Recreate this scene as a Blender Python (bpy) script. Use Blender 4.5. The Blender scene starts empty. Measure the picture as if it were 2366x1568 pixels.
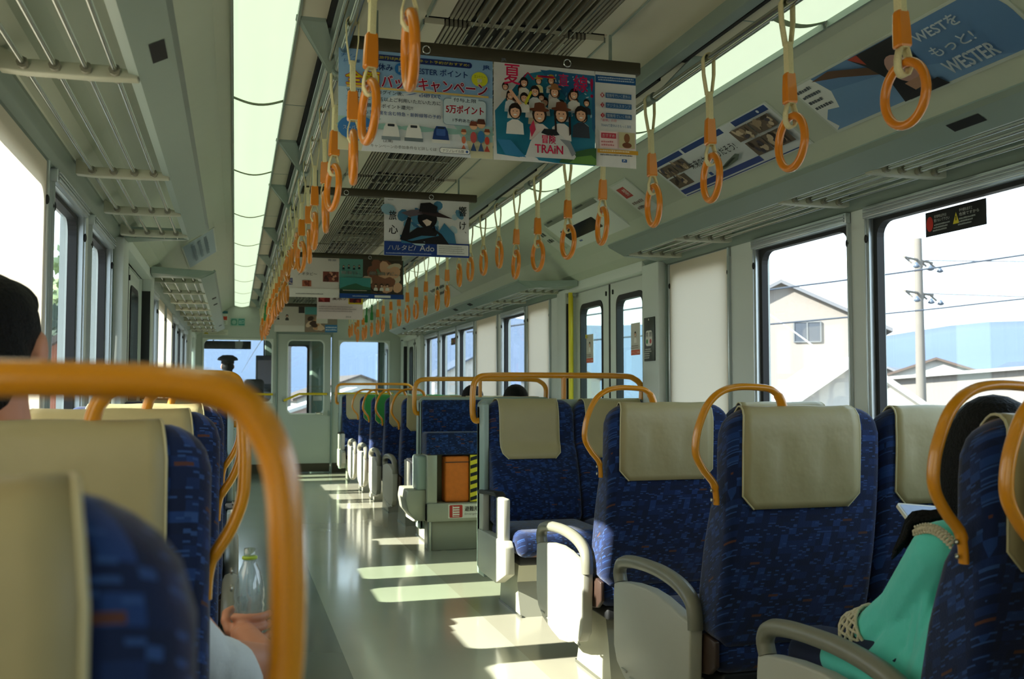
import bpy, bmesh, math, random
from mathutils import Vector, Matrix
random.seed(7)
SC = bpy.context.scene
COL = SC.collection
PI = math.pi
# ---------------------------------------------------------------- camera, sky, sun, exposure
H = 1.10
cam = bpy.data.cameras.new('camera'); CAM = bpy.data.objects.new('camera', cam); COL.objects.link(CAM)
CAM.location = (-0.85, 0.0, H)
CAM.rotation_euler = (PI/2 + math.radians(2.9757), 0, -math.radians(15.725))
cam.sensor_width = 36; cam.lens = 2270*36/2366
cam.clip_start = 0.05; cam.clip_end = 3000
cam.dof.use_dof = True; cam.dof.focus_distance = 3.8; cam.dof.aperture_fstop = 6.3
SC.camera = CAM
W = bpy.data.worlds.new('sky'); SC.world = W; W.use_nodes = True
nt = W.node_tree; nt.nodes.clear()
o_ = nt.nodes.new('ShaderNodeOutputWorld'); bg = nt.nodes.new('ShaderNodeBackground')
tc = nt.nodes.new('ShaderNodeTexCoord'); sx = nt.nodes.new('ShaderNodeSeparateXYZ'); rp = nt.nodes.new('ShaderNodeValToRGB')
rp.color_ramp.elements[0].position = 0.0; rp.color_ramp.elements[0].color = (0.86, 0.93, 1.0, 1)
rp.color_ramp.elements[1].position = 0.55; rp.color_ramp.elements[1].color = (0.62, 0.80, 1.0, 1)
nt.links.new(tc.outputs['Generated'], sx.inputs[0]); nt.links.new(sx.outputs['Z'], rp.inputs[0])
nt.links.new(rp.outputs[0], bg.inputs[0]); nt.links.new(bg.outputs[0], o_.inputs[0])
bg.inputs[1].default_value = 3.0
sl = bpy.data.lights.new('sun', 'SUN'); SUN = bpy.data.objects.new('sun', sl); COL.objects.link(SUN)
sl.energy = 20.0; sl.angle = math.radians(0.6); sl.color = (1.0, 0.93, 0.82)
SUN.rotation_euler = Vector((1.0, 0.03, -0.585)).to_track_quat('-Z', 'Y').to_euler()
SUN.location = (-30, 5, 20)
vs = SC.view_settings
vs.view_transform = 'Standard'; vs.look = 'None'; vs.gamma = 1.0; vs.use_curve_mapping = False; vs.exposure = 0.27
SC.display_settings.display_device = 'sRGB'
SC.cycles.max_bounces = 10; SC.cycles.transparent_max_bounces = 24; SC.cycles.diffuse_bounces = 5
SC.cycles.caustics_reflective = False; SC.cycles.caustics_refractive = False
SC.cycles.sample_clamp_indirect = 6.0
# ---------------------------------------------------------------- helpers
def lin(c):
    if isinstance(c, str): c = tuple(int(c[i:i+2], 16) for i in (0, 2, 4))
    return tuple((x/255/12.92 if x/255 <= .04045 else ((x/255+.055)/1.055)**2.4) for x in c) + (1.0,)
MATS = {}
def mat(name, col=None, rough=.5, metal=0.0, emit=None, es=0.0, noise=.06, scale=12, bump=0.0, bscale=80, spec=.5, coat=0.0, trans=0.0, sheen=0.0):
    if name in MATS: return MATS[name]
    m = bpy.data.materials.new(name); m.use_nodes = True
    n = m.node_tree; b = n.nodes['Principled BSDF']; MATS[name] = m
    c = lin(col)
    b.inputs['Roughness'].default_value = rough; b.inputs['Metallic'].default_value = metal
    b.inputs['Specular IOR Level'].default_value = spec; b.inputs['Coat Weight'].default_value = coat
    if sheen: b.inputs['Sheen Weight'].default_value = sheen
    tcn = n.nodes.new('ShaderNodeTexCoord')
    if noise:
        nz = n.nodes.new('ShaderNodeTexNoise'); nz.inputs['Scale'].default_value = scale; nz.inputs['Detail'].default_value = 4
        mr = n.nodes.new('ShaderNodeMapRange'); mr.inputs['To Min'].default_value = 1-noise; mr.inputs['To Max'].default_value = 1+noise
        mx = n.nodes.new('ShaderNodeMix'); mx.data_type = 'RGBA'; mx.blend_type = 'MULTIPLY'; mx.inputs[0].default_value = 1
        mx.inputs[6].default_value = c
        n.links.new(tcn.outputs['Object'], nz.inputs['Vector']); n.links.new(nz.outputs['Fac'], mr.inputs['Value'])
        n.links.new(mr.outputs[0], mx.inputs[7]); n.links.new(mx.outputs[2], b.inputs['Base Color'])
    else:
        b.inputs['Base Color'].default_value = c
    if bump:
        nb = n.nodes.new('ShaderNodeTexNoise'); nb.inputs['Scale'].default_value = bscale; nb.inputs['Detail'].default_value = 3
        bp = n.nodes.new('ShaderNodeBump'); bp.inputs['Strength'].default_value = bump; bp.inputs['Distance'].default_value = .01
        n.links.new(tcn.outputs['Object'], nb.inputs['Vector']); n.links.new(nb.outputs['Fac'], bp.inputs['Height']); n.links.new(bp.outputs[0], b.inputs['Normal'])
    if emit:
        b.inputs['Emission Color'].default_value = lin(emit); b.inputs['Emission Strength'].default_value = es
    return m
def pm(c):   # printing ink / paper
    return mat('print_'+c, c, rough=.45, noise=.03, scale=60, spec=.3)
def glassmat(name, tint, refl=.07, rough=.0):
    if name in MATS: return MATS[name]
    m = bpy.data.materials.new(name); m.use_nodes = True; MATS[name] = m
    n = m.node_tree; n.nodes.clear()
    out = n.nodes.new('ShaderNodeOutputMaterial'); tr = n.nodes.new('ShaderNodeBsdfTransparent'); gl = n.nodes.new('ShaderNodeBsdfGlossy')
    fr = n.nodes.new('ShaderNodeLayerWeight'); fr.inputs[0].default_value = .5; mi = n.nodes.new('ShaderNodeMixShader')
    pw = n.nodes.new('ShaderNodeMath'); pw.operation = 'POWER'; pw.inputs[1].default_value = 5
    ml = n.nodes.new('ShaderNodeMath'); ml.operation = 'MULTIPLY_ADD'; ml.inputs[1].default_value = .5; ml.inputs[2].default_value = refl*.5; ml.use_clamp = True
    n.links.new(fr.outputs['Facing'], pw.inputs[0]); n.links.new(pw.outputs[0], ml.inputs[0])
    tr.inputs[0].default_value = lin(tint); gl.inputs['Roughness'].default_value = rough
    gl.inputs[0].default_value = (1, 1, 1, 1)
    n.links.new(ml.outputs[0], mi.inputs[0])
    n.links.new(tr.outputs[0], mi.inputs[1]); n.links.new(gl.outputs[0], mi.inputs[2]); n.links.new(mi.outputs[0], out.inputs[0])
    return m
def fabric():
    m = bpy.data.materials.new('seat_fabric'); m.use_nodes = True; n = m.node_tree; b = n.nodes['Principled BSDF']
    b.inputs['Roughness'].default_value = .85; b.inputs['Sheen Weight'].default_value = .25; b.inputs['Specular IOR Level'].default_value = .2
    t = n.nodes.new('ShaderNodeTexCoord'); s = n.nodes.new('ShaderNodeSeparateXYZ'); n.links.new(t.outputs['Object'], s.inputs[0])
    ad = n.nodes.new('ShaderNodeMath'); ad.operation = 'ADD'; n.links.new(s.outputs[0], ad.inputs[0]); n.links.new(s.outputs[1], ad.inputs[1])
    cb = n.nodes.new('ShaderNodeCombineXYZ'); n.links.new(ad.outputs[0], cb.inputs[0])
    az = n.nodes.new('ShaderNodeMath'); az.operation = 'MULTIPLY_ADD'; az.inputs[1].default_value = .62; n.links.new(s.outputs[1], az.inputs[0]); n.links.new(s.outputs[2], az.inputs[2]); n.links.new(az.outputs[0], cb.inputs[1])
    def cells(sx_, sy_, seed):
        mu = n.nodes.new('ShaderNodeVectorMath'); mu.operation = 'MULTIPLY_ADD'; mu.inputs[1].default_value = (sx_, sy_, 1); mu.inputs[2].default_value = (seed, seed*1.7, seed)
        fl = n.nodes.new('ShaderNodeVectorMath'); fl.operation = 'FLOOR'; wn = n.nodes.new('ShaderNodeTexWhiteNoise'); wn.noise_dimensions = '2D'
        n.links.new(cb.outputs[0], mu.inputs[0]); n.links.new(mu.outputs[0], fl.inputs[0]); n.links.new(fl.outputs[0], wn.inputs['Vector']); return wn
    c1 = cells(44, 62, 3.3); r1 = n.nodes.new('ShaderNodeValToRGB'); r1.color_ramp.interpolation = 'CONSTANT'
    e = r1.color_ramp.elements; e[0].position = 0; e[0].color = lin((13, 31, 70)); e[1].position = .45; e[1].color = lin((18, 41, 88))
    for p_, c_ in ((.72, (13, 28, 62)), (.90, (27, 57, 114))): x = e.new(p_); x.color = lin(c_)
    n.links.new(c1.outputs['Value'], r1.inputs[0])
    c2 = cells(34, 170, 9.1); r2 = n.nodes.new('ShaderNodeValToRGB'); r2.color_ramp.interpolation = 'CONSTANT'
    r2.color_ramp.elements[0].color = (0, 0, 0, 1); r2.color_ramp.elements[1].position = .988; r2.color_ramp.elements[1].color = (1, 1, 1, 1)
    n.links.new(c2.outputs['Value'], r2.inputs[0])
    c3 = cells(88, 300, 5.7); r3 = n.nodes.new('ShaderNodeMapRange'); r3.inputs['From Min'].default_value = .90; r3.inputs['From Max'].default_value = .905
    m3 = n.nodes.new('ShaderNodeMix'); m3.data_type = 'RGBA'; m3.inputs[7].default_value = lin((42, 74, 130))
    n.links.new(c3.outputs['Value'], r3.inputs['Value']); n.links.new(r3.outputs[0], m3.inputs[0]); n.links.new(r1.outputs[0], m3.inputs[6])
    mx = n.nodes.new('ShaderNodeMix'); mx.data_type = 'RGBA'; mx.inputs[7].default_value = lin((86, 54, 46))
    n.links.new(r2.outputs[0], mx.inputs[0]); n.links.new(m3.outputs[2], mx.inputs[6]); n.links.new(mx.outputs[2], b.inputs['Base Color'])
    nb = n.nodes.new('ShaderNodeTexNoise'); nb.inputs['Scale'].default_value = 420; bp = n.nodes.new('ShaderNodeBump'); bp.inputs['Strength'].default_value = .25; bp.inputs['Distance'].default_value = .004
    n.links.new(t.outputs['Object'], nb.inputs['Vector']); n.links.new(nb.outputs['Fac'], bp.inputs['Height']); n.links.new(bp.outputs[0], b.inputs['Normal'])
    MATS['seat_fabric'] = m; return m
def blindmat():
    m = bpy.data.materials.new('roller_blind'); m.use_nodes = True; n = m.node_tree; n.nodes.clear(); MATS['roller_blind'] = m
    out = n.nodes.new('ShaderNodeOutputMaterial'); d = n.nodes.new('ShaderNodeBsdfDiffuse'); tl = n.nodes.new('ShaderNodeBsdfTranslucent')
    nz = n.nodes.new('ShaderNodeTexNoise'); nz.inputs['Scale'].default_value = 300; rpz = n.nodes.new('ShaderNodeValToRGB')
    rpz.color_ramp.elements[0].color = lin((240, 226, 202)); rpz.color_ramp.elements[1].color = lin((250, 240, 220))
    n.links.new(nz.outputs['Fac'], rpz.inputs[0]); n.links.new(rpz.outputs[0], d.inputs[0]); n.links.new(rpz.outputs[0], tl.inputs[0])
    a = n.nodes.new('ShaderNodeMixShader'); a.inputs[0].default_value = .28
    n.links.new(d.outputs[0], a.inputs[1]); n.links.new(tl.outputs[0], a.inputs[2]); n.links.new(a.outputs[0], out.inputs[0])
    return m
def floormat():
    m = bpy.data.materials.new('floor_vinyl'); m.use_nodes = True; n = m.node_tree; b = n.nodes['Principled BSDF']; MATS['floor_vinyl'] = m
    t = n.nodes.new('ShaderNodeTexCoord'); s = n.nodes.new('ShaderNodeSeparateXYZ'); n.links.new(t.outputs['Object'], s.inputs[0])
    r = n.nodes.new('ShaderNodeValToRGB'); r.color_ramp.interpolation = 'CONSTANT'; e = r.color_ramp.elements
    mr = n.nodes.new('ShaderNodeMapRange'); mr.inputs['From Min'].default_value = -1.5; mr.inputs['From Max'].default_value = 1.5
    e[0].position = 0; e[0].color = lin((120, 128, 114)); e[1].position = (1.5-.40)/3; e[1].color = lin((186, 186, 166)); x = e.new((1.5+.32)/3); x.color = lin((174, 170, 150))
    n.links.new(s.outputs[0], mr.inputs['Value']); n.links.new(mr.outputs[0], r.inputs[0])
    nz = n.nodes.new('ShaderNodeTexNoise'); nz.inputs['Scale'].default_value = 3; nz.inputs['Detail'].default_value = 6
    m2 = n.nodes.new('ShaderNodeMapRange'); m2.inputs['To Min'].default_value = .95; m2.inputs['To Max'].default_value = 1.05
    mx = n.nodes.new('ShaderNodeMix'); mx.data_type = 'RGBA'; mx.blend_type = 'MULTIPLY'; mx.inputs[0].default_value = 1
    n.links.new(t.outputs['Object'], nz.inputs['Vector']); n.links.new(nz.outputs['Fac'], m2.inputs['Value']); n.links.new(r.outputs[0], mx.inputs[6]); n.links.new(m2.outputs[0], mx.inputs[7])
    n.links.new(mx.outputs[2], b.inputs['Base Color'])
    b.inputs['Roughness'].default_value = .17; b.inputs['Coat Weight'].default_value = .55; b.inputs['Coat Roughness'].default_value = .09
    m3 = n.nodes.new('ShaderNodeMapRange'); m3.inputs['To Min'].default_value = .14; m3.inputs['To Max'].default_value = .22
    n.links.new(nz.outputs['Fac'], m3.inputs['Value']); n.links.new(m3.outputs[0], b.inputs['Roughness'])
    return m
FAB = fabric(); BLIND = blindmat(); FLOOR = floormat()
CEIL = mat('ceiling_panel', (200, 196, 174), .55, noise=.03)
COVE = mat('cove_panel', (182, 190, 172), .5, noise=.03)
WALL = mat('wall_laminate', (212, 219, 213), .5, noise=.03, scale=4)
TEAL = mat('trim_grey_green', (134, 150, 140), .4, noise=.03)
ALU = mat('aluminium', (196, 204, 206), .32, .75, noise=.05)
STEEL = mat('stainless', (185, 188, 182), .22, 1.0, noise=.04)
CHROME = mat('chrome', (220, 222, 222), .1, 1.0, noise=.02)
BLACK = mat('black_rubber', (16, 17, 18), .6, noise=.1)
DARK = mat('dark_void', (8, 9, 9), .8, noise=.1)  # near-black; stands for shade in slots and vents, colours latches too
BAR = mat('bronze_bar', (70, 64, 48), .5, .2, noise=.08)
YEL = mat('yellow_handle', (214, 140, 14), .28, coat=.4, noise=.04, spec=.5)
ORG = mat('orange_ring', (220, 130, 22), .3, coat=.3, noise=.04)
STRAP = mat('strap_webbing', (226, 216, 168), .8, noise=.12, scale=220, bump=.3, bscale=300)
COVER = mat('headrest_vinyl', (168, 156, 114), .48, noise=.05, scale=9, bump=.35, bscale=14)
COVER_SEAM = mat('headrest_piping', (196, 187, 146), .5, noise=.04)
GREENV = mat('green_headrest_vinyl', (36, 128, 52), .5, noise=.05)
PLAS = mat('armrest_plastic', (182, 180, 164), .42, noise=.03)
PLASD = mat('armrest_top_plastic', (130, 128, 112), .38, noise=.03)
PED = mat('pedestal_paint', (170, 170, 152), .4, .3, noise=.04)
SHELL = mat('seat_shell_paint', (150, 166, 156), .4, noise=.03)
BROWN = mat('brown_lever', (62, 46, 38), .4, noise=.08)
GRILLE = mat('grille_metal', (152, 148, 130), .45, .4, noise=.06)
SKIN = mat('skin', (206, 142, 112), .5, noise=.06, scale=30)
HAIR = mat('black_hair', (9, 8, 8), .65, spec=.2, noise=.2, scale=90, bump=.6, bscale=160)
GLASS = glassmat('window_glass', (246, 250, 250), .06)
GLASSG = glassmat('green_tinted_glass', (232, 244, 236), .09)
class MB:
    def __init__(s, o=(0, 0, 0), tf=None): s.v = []; s.f = []; s.m = []; s.sm = []; s.mats = []; s.o = Vector(o); s.tf = tf
    def mi(s, m):
        if m not in s.mats: s.mats.append(m)
        return s.mats.index(m)
    def add(s, vs_, fs, m, smooth=False):
        b = len(s.v); k = s.mi(m)
        for p in vs_: s.v.append(s.tf(p) if s.tf else tuple(p))
        for f in fs: s.f.append([b+i for i in f]); s.m.append(k); s.sm.append(smooth)
        return s
    def addbm(s, bm, m, smooth=False):
        bm.verts.index_update(); s.add([tuple(v.co) for v in bm.verts], [[v.index for v in f.verts] for f in bm.faces], m, smooth); bm.free(); return s
    def box(s, x0, x1, y0, y1, z0, z1, m, bev=0, smooth=False, seg=2):
        if x0 > x1: x0, x1 = x1, x0
        if y0 > y1: y0, y1 = y1, y0
        if z0 > z1: z0, z1 = z1, z0
        bm = bmesh.new(); bmesh.ops.create_cube(bm, size=1)
        for v in bm.verts: v.co = Vector(((x0+x1)/2+v.co.x*(x1-x0), (y0+y1)/2+v.co.y*(y1-y0), (z0+z1)/2+v.co.z*(z1-z0)))
        if bev: bmesh.ops.bevel(bm, geom=list(bm.edges), offset=bev, segments=seg, affect='EDGES', profile=.5)
        return s.addbm(bm, m, smooth or bev > 0)
    def prism(s, pts, ax, a0, a1, m, bev=0, smooth=False):
        """pts in the two other axes (in xyz order), extruded along axis ax"""
        def P3(p, a):
            q = list(p); q.insert(ax, a); return tuple(q)
        n = len(pts)
        bm = bmesh.new(); va = [bm.verts.new(P3(p, a0)) for p in pts]; vb = [bm.verts.new(P3(p, a1)) for p in pts]
        bm.faces.new(va); bm.faces.new(vb[::-1])
        for i in range(n): bm.faces.new((va[i], vb[i], vb[(i+1) % n], va[(i+1) % n]))
        bmesh.ops.recalc_face_normals(bm, faces=list(bm.faces))
        if bev: bmesh.ops.bevel(bm, geom=list(bm.edges), offset=bev, segments=2, affect='EDGES', profile=.5)
        return s.addbm(bm, m, smooth or bev > 0)
    def ring(s, outer, inner, ax, a0, a1, m):
        """frame: outer and inner outline with the same number of points"""
        def P3(p, a):
            q = list(p); q.insert(ax, a); return tuple(q)
        n = len(outer); vs_ = [P3(p, a0) for p in outer]+[P3(p, a0) for p in inner]+[P3(p, a1) for p in outer]+[P3(p, a1) for p in inner]
        fs = []
        for i in range(n):
            j = (i+1) % n
            fs += [(i, j, n+j, n+i), (2*n+i, 3*n+i, 3*n+j, 2*n+j), (i, 2*n+i, 2*n+j, j), (n+i, n+j, 3*n+j, 3*n+i)]
        return s.add(vs_, fs, m)
    def tube(s, path, r, m, n=10, closed=False, up=(0, 0, 1), cap=True):
        """r: number, (a, b) or list of these, a along 'side', b along the other"""
        P = [Vector(p) for p in path]; N = len(P); vs_ = []; fs = []
        prev = None
        for i, p in enumerate(P):
            if closed: t = (P[(i+1) % N]-P[i-1]).normalized()
            else: t = (P[min(i+1, N-1)]-P[max(i-1, 0)]).normalized()
            if prev is None:
                u = Vector(up)
                if abs(t.dot(u)) > .95: u = Vector((1, 0, 0)) if abs(t.x) < .9 else Vector((0, 1, 0))
                a = t.cross(u).normalized()
            else:
                a = (prev-t*prev.dot(t)).normalized()
            prev = a; b = t.cross(a)
            ri = r[i] if isinstance(r, list) else r
            ra, rb = ri if isinstance(ri, tuple) else (ri, ri)
            for k in range(n):
                g = 2*PI*k/n; vs_.append(tuple(p+a*math.cos(g)*ra+b*math.sin(g)*rb))
        L = N if closed else N-1
        for i in range(L):
            for k in range(n):
                j = (i+1) % N; fs.append((i*n+k, i*n+(k+1) % n, j*n+(k+1) % n, j*n+k))
        s.add(vs_, fs, m, True)
        if cap and not closed: s.add(vs_[:n], [tuple(range(n))[::-1]], m); s.add(vs_[-n:], [tuple(range(n))], m)
        return s
    def loft(s, rings, m, cap=True, smooth=True):
        n = len(rings[0]); vs_ = [tuple(p) for R in rings for p in R]; fs = []
        for i in range(len(rings)-1):
            for k in range(n): fs.append((i*n+k, i*n+(k+1) % n, (i+1)*n+(k+1) % n, (i+1)*n+k))
        if cap: fs += [tuple(range(n))[::-1], tuple(range((len(rings)-1)*n, len(rings)*n))]
        return s.add(vs_, fs, m, smooth)
    def sheet(s, rows, m, smooth=True, thick=0):
        """rows of points: an open grid; thick gives it a back along the averaged normal"""
        R = len(rows); C_ = len(rows[0]); G = [[Vector(p) for p in r] for r in rows]
        vs_ = [tuple(p) for r in G for p in r]; fs = [(i*C_+k, i*C_+k+1, (i+1)*C_+k+1, (i+1)*C_+k) for i in range(R-1) for k in range(C_-1)]
        if thick:
            off = []
            for i in range(R):
                for k in range(C_):
                    du = G[i][min(k+1, C_-1)]-G[i][max(k-1, 0)]; dv = G[min(i+1, R-1)][k]-G[max(i-1, 0)][k]
                    off.append(tuple(G[i][k]+du.cross(dv).normalized()*thick))
            B = R*C_; vs_ += off; fs += [(B+i*C_+k, B+(i+1)*C_+k, B+(i+1)*C_+k+1, B+i*C_+k+1) for i in range(R-1) for k in range(C_-1)]
            for k in range(C_-1): fs += [(k, B+k, B+k+1, k+1), ((R-1)*C_+k, (R-1)*C_+k+1, B+(R-1)*C_+k+1, B+(R-1)*C_+k)]
            for i in range(R-1): fs += [(i*C_, (i+1)*C_, B+(i+1)*C_, B+i*C_), (i*C_+C_-1, B+i*C_+C_-1, B+(i+1)*C_+C_-1, (i+1)*C_+C_-1)]
        return s.add(vs_, fs, m, smooth)
    def ell(s, c, r, m, rot=None, seg=16, rings_=10):
        bm = bmesh.new(); bmesh.ops.create_uvsphere(bm, u_segments=seg, v_segments=rings_, radius=1)
        M = Matrix.Translation(c) @ (rot.to_matrix().to_4x4() if rot is not None else Matrix.Identity(4)) @ Matrix.Diagonal((*r, 1))
        bmesh.ops.transform(bm, matrix=M, verts=list(bm.verts)); return s.addbm(bm, m, True)
    def cap(s, p0, p1, r0, r1, m=None, n=12):
        p0 = Vector(p0); p1 = Vector(p1); d = (p1-p0); L = max(d.length, 1e-5); t = d/L
        path = []; rr = []
        for k in range(4): a = PI/2*(1-k/4.0); path.append(p0-t*r0*math.sin(a)); rr.append(max(r0*math.cos(a), r0*.05))
        path.append(p0); rr.append(r0); path.append(p1); rr.append(r1)
        for k in range(1, 5): a = PI/2*k/4.0; path.append(p1+t*r1*math.sin(a)); rr.append(max(r1*math.cos(a), r1*.05))
        return s.tube(path, rr, m or SKIN, n)
    def lathe(s, prof, c, m, n=24, ax=2):
        rings = []
        for r, z in prof:
            R_ = []
            for k in range(n):
                g = 2*PI*k/n; q = [r*math.cos(g), r*math.sin(g)]; q.insert(ax, z); R_.append((c[0]+q[0], c[1]+q[1], c[2]+q[2]))
            rings.append(R_)
        return s.loft(rings, m)
    def build(s, name, parent=None, recalc=False):
        me = bpy.data.meshes.new(name)
        me.from_pydata([tuple(Vector(p)-s.o) for p in s.v], [], s.f)
        for m in s.mats: me.materials.append(m)
        me.polygons.foreach_set('material_index', s.m); me.polygons.foreach_set('use_smooth', s.sm)
        if recalc:
            bm = bmesh.new(); bm.from_mesh(me); bmesh.ops.recalc_face_normals(bm, faces=list(bm.faces)); bm.to_mesh(me); bm.free()
        me.update()
        ob = bpy.data.objects.new(name, me); COL.objects.link(ob)
        if parent is not None: ob.parent = parent
        else: ob.location = s.o
        return ob
def tag(o, label=None, cat=None, group=None, kind=None):
    if label: o['label'] = label
    if cat: o['category'] = cat
    if group: o['group'] = group
    if kind: o['kind'] = kind
    return o
def thing(name, label, cat, loc=(0, 0, 0), group=None):
    o = bpy.data.objects.new(name, None); COL.objects.link(o); o.location = loc; o.empty_display_size = .1
    return tag(o, label, cat, group)
def struct(o, label=None): o['kind'] = 'structure'; return tag(o, label) if label else o
def remesh(mb, name, m, parent, voxel=.008, smooth=4):
    """overlapping rounded pieces fused into one continuous surface"""
    tmp = mb.build('tmp_body', None); tmp.location = (0, 0, 0)
    md = tmp.modifiers.new('r', 'REMESH'); md.mode = 'VOXEL'; md.voxel_size = voxel; md.use_smooth_shade = True
    sm = tmp.modifiers.new('s', 'SMOOTH'); sm.iterations = smooth; sm.factor = .5
    dg = bpy.context.evaluated_depsgraph_get(); dg.update()
    me = bpy.data.meshes.new_from_object(tmp.evaluated_get(dg)); me.name = name
    me.materials.clear(); me.materials.append(m)
    for p in me.polygons: p.use_smooth = True
    bpy.data.objects.remove(tmp)
    ob = bpy.data.objects.new(name, me); COL.objects.link(ob); ob.parent = parent; return ob
def kids(o): return [c for c in bpy.data.objects if c.parent == o]
def copy_tree(o, parent=None, tree=None):
    c = o.copy(); COL.objects.link(c); c.parent = parent
    for ch in kids(o): copy_tree(ch, c)
    return c
def rrect(x0, x1, y0, y1, r, n=5):
    pts = []
    for cx_, cy_, a0 in ((x1-r, y1-r, 0), (x0+r, y1-r, PI/2), (x0+r, y0+r, PI), (x1-r, y0+r, 3*PI/2)):
        for k in range(n+1): a = a0+PI/2*k/n; pts.append((cx_+r*math.cos(a), cy_+r*math.sin(a)))
    return pts
def crect(x0, x1, y0, y1, n=5):  # plain rectangle with the point count of rrect, for ring()
    pts = []
    for cx_, cy_ in ((x1, y1), (x0, y1), (x0, y0), (x1, y0)): pts += [(cx_, cy_)]*(n+1)
    return pts
def spline(pts, n=6, closed=False):
    P = [Vector(p) for p in pts]; out = []; N = len(P); L = N if closed else N-1
    for i in range(L):
        if closed: a, b, c, d = P[i-1], P[i], P[(i+1) % N], P[(i+2) % N]
        else: a, b, c, d = P[max(i-1, 0)], P[i], P[i+1], P[min(i+2, N-1)]
        for k in range(n):
            t = k/n; out.append(.5*((2*b)+(c-a)*t+(2*a-5*b+4*c-d)*t*t+(3*b-a-3*c+d)*t**3))
    if not closed: out.append(P[-1])
    return out
_fc = None
def textmesh(s, bold=0.0):
    c = bpy.data.curves.new('lettering', 'FONT'); c.body = s; c.size = 1; c.offset = bold; c.resolution_u = 3
    o = bpy.data.objects.new('lettering', c); COL.objects.link(o)
    dg = bpy.context.evaluated_depsgraph_get(); dg.update(); ev = o.evaluated_get(dg); me = ev.to_mesh()
    vs_ = [tuple(v.co) for v in me.vertices]; fs = [tuple(p.vertices) for p in me.polygons]; ev.to_mesh_clear()
    bpy.data.objects.remove(o); bpy.data.curves.remove(c); return vs_, fs
TXT = {}
class Art:
    """flat printing on a sheet: mp(u, v, lift) -> world point"""
    def __init__(s, mb, mp): s.mb = mb; s.mp = mp; s.l = 0
    def lift(s): s.l += 1; return .0006+.00022*s.l
    def poly(s, pts, c):
        h = s.lift(); s.mb.add([s.mp(u, v, h) for u, v in pts], [tuple(range(len(pts)))], pm(c))
    def rect(s, u0, v0, u1, v1, c): s.poly([(u0, v0), (u1, v0), (u1, v1), (u0, v1)], c)
    def rr(s, u0, v0, u1, v1, r, c): s.poly(rrect(u0, u1, v0, v1, r, 4), c)
    def ell(s, u, v, a, b, c, n=18, rot=0):
        s.poly([(u+a*math.cos(2*PI*k/n)*math.cos(rot)-b*math.sin(2*PI*k/n)*math.sin(rot), v+a*math.cos(2*PI*k/n)*math.sin(rot)+b*math.sin(2*PI*k/n)*math.cos(rot)) for k in range(n)], c)
    def text(s, t, u, v, w, h, c, bold=0.0, out=None, ow=.035, slant=0.0, rise=0.0):
        """fit the text into the box (u, v, u+w, v+h)"""
        if t not in TXT: TXT[t] = textmesh(t, 0.0)
        vs_, fs = TXT[t]
        if not vs_: return
        x0 = min(p[0] for p in vs_); x1 = max(p[0] for p in vs_); y0 = min(p[1] for p in vs_); y1 = max(p[1] for p in vs_)
        sx_ = w/max(x1-x0, 1e-4); sy_ = h/max(y1-y0, 1e-4); em = min(h, w)
        def put(du, dv, cc, L): s.mb.add([s.mp(u+du+(p[0]-x0)*sx_+slant*(p[1]-y0)*sy_, v+dv+(p[1]-y0)*sy_+rise*(p[0]-x0)*sx_, L) for p in vs_], fs, pm(cc))
        if out:
            L = s.lift()
            for k in range(8): put(ow*1.3*em*math.cos(k*PI/4), ow*1.3*em*math.sin(k*PI/4), out, L)
        L = s.lift(); put(0, 0, c, L)
        if bold > .006:
            for du, dv in ((-1, 0), (1, 0), (0, 1), (0, -1)): put(du*bold*.9*em, dv*bold*.7*em, c, L)
    def lines(s, u, v, w, h, n, c, seed=1):
        """rows of tiny, unreadable copy"""
        rnd = random.Random(seed); row = h/n
        for i in range(n):
            x = u; yb = v+h-(i+1)*row+row*.25
            end = u+w*rnd.uniform(.75, 1)
            while x < end:
                g = row*rnd.uniform(.35, .62); s.rect(x, yb, min(x+g, end), yb+row*rnd.uniform(.4, .55), c); x += g+row*.16
    def person(s, u, v, k, hair='1E1714', skin='E2AE8E', top='E8E4DC', hat=None):
        s.poly([(u-k*.62, v-k*1.5), (u-k*.55, v-k*.75), (u-k*.2, v-k*.5), (u+k*.2, v-k*.5), (u+k*.55, v-k*.75), (u+k*.62, v-k*1.5)], top); s.ell(u, v+k*.08, k*.46, k*.56, hair, 12); s.ell(u, v, k*.33, k*.42, skin, 12)
        s.poly([(u-k*.34, v+k*.18), (u-k*.3, v+k*.42), (u, v+k*.52), (u+k*.3, v+k*.42), (u+k*.34, v+k*.18), (u, v+k*.3)], hair)
        s.ell(u, v-k*.18, k*.12, k*.05, 'FFFFFF', 8); s.ell(u-k*.13, v+k*.06, k*.045, k*.035, '2A1C16', 6); s.ell(u+k*.13, v+k*.06, k*.045, k*.035, '2A1C16', 6)
        if hat: s.ell(u, v+k*.34, k*.62, k*.12, hat, 14); s.poly([(u-k*.36, v+k*.34), (u-k*.3, v+k*.72), (u, v+k*.8), (u+k*.3, v+k*.72), (u+k*.36, v+k*.34)], hat)
    def collage(s, u0, v0, u1, v1, cols, n, seed):
        rnd = random.Random(seed); s.rect(u0, v0, u1, v1, cols[0])
        for i in range(n):
            a = (u1-u0)*rnd.uniform(.08, .2); b = (v1-v0)*rnd.uniform(.08, .22); s.ell(rnd.uniform(u0+a, u1-a), rnd.uniform(v0+b, v1-b), a, b, cols[1+rnd.randrange(len(cols)-1)], 9, rnd.uniform(0, 3))
ORD = 'nearest second third fourth fifth sixth seventh eighth ninth tenth eleventh twelfth thirteenth fourteenth fifteenth sixteenth seventeenth eighteenth nineteenth twentieth twenty-first twenty-second twenty-third twenty-fourth twenty-fifth twenty-sixth twenty-seventh twenty-eighth twenty-ninth thirtieth'.split()
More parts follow.
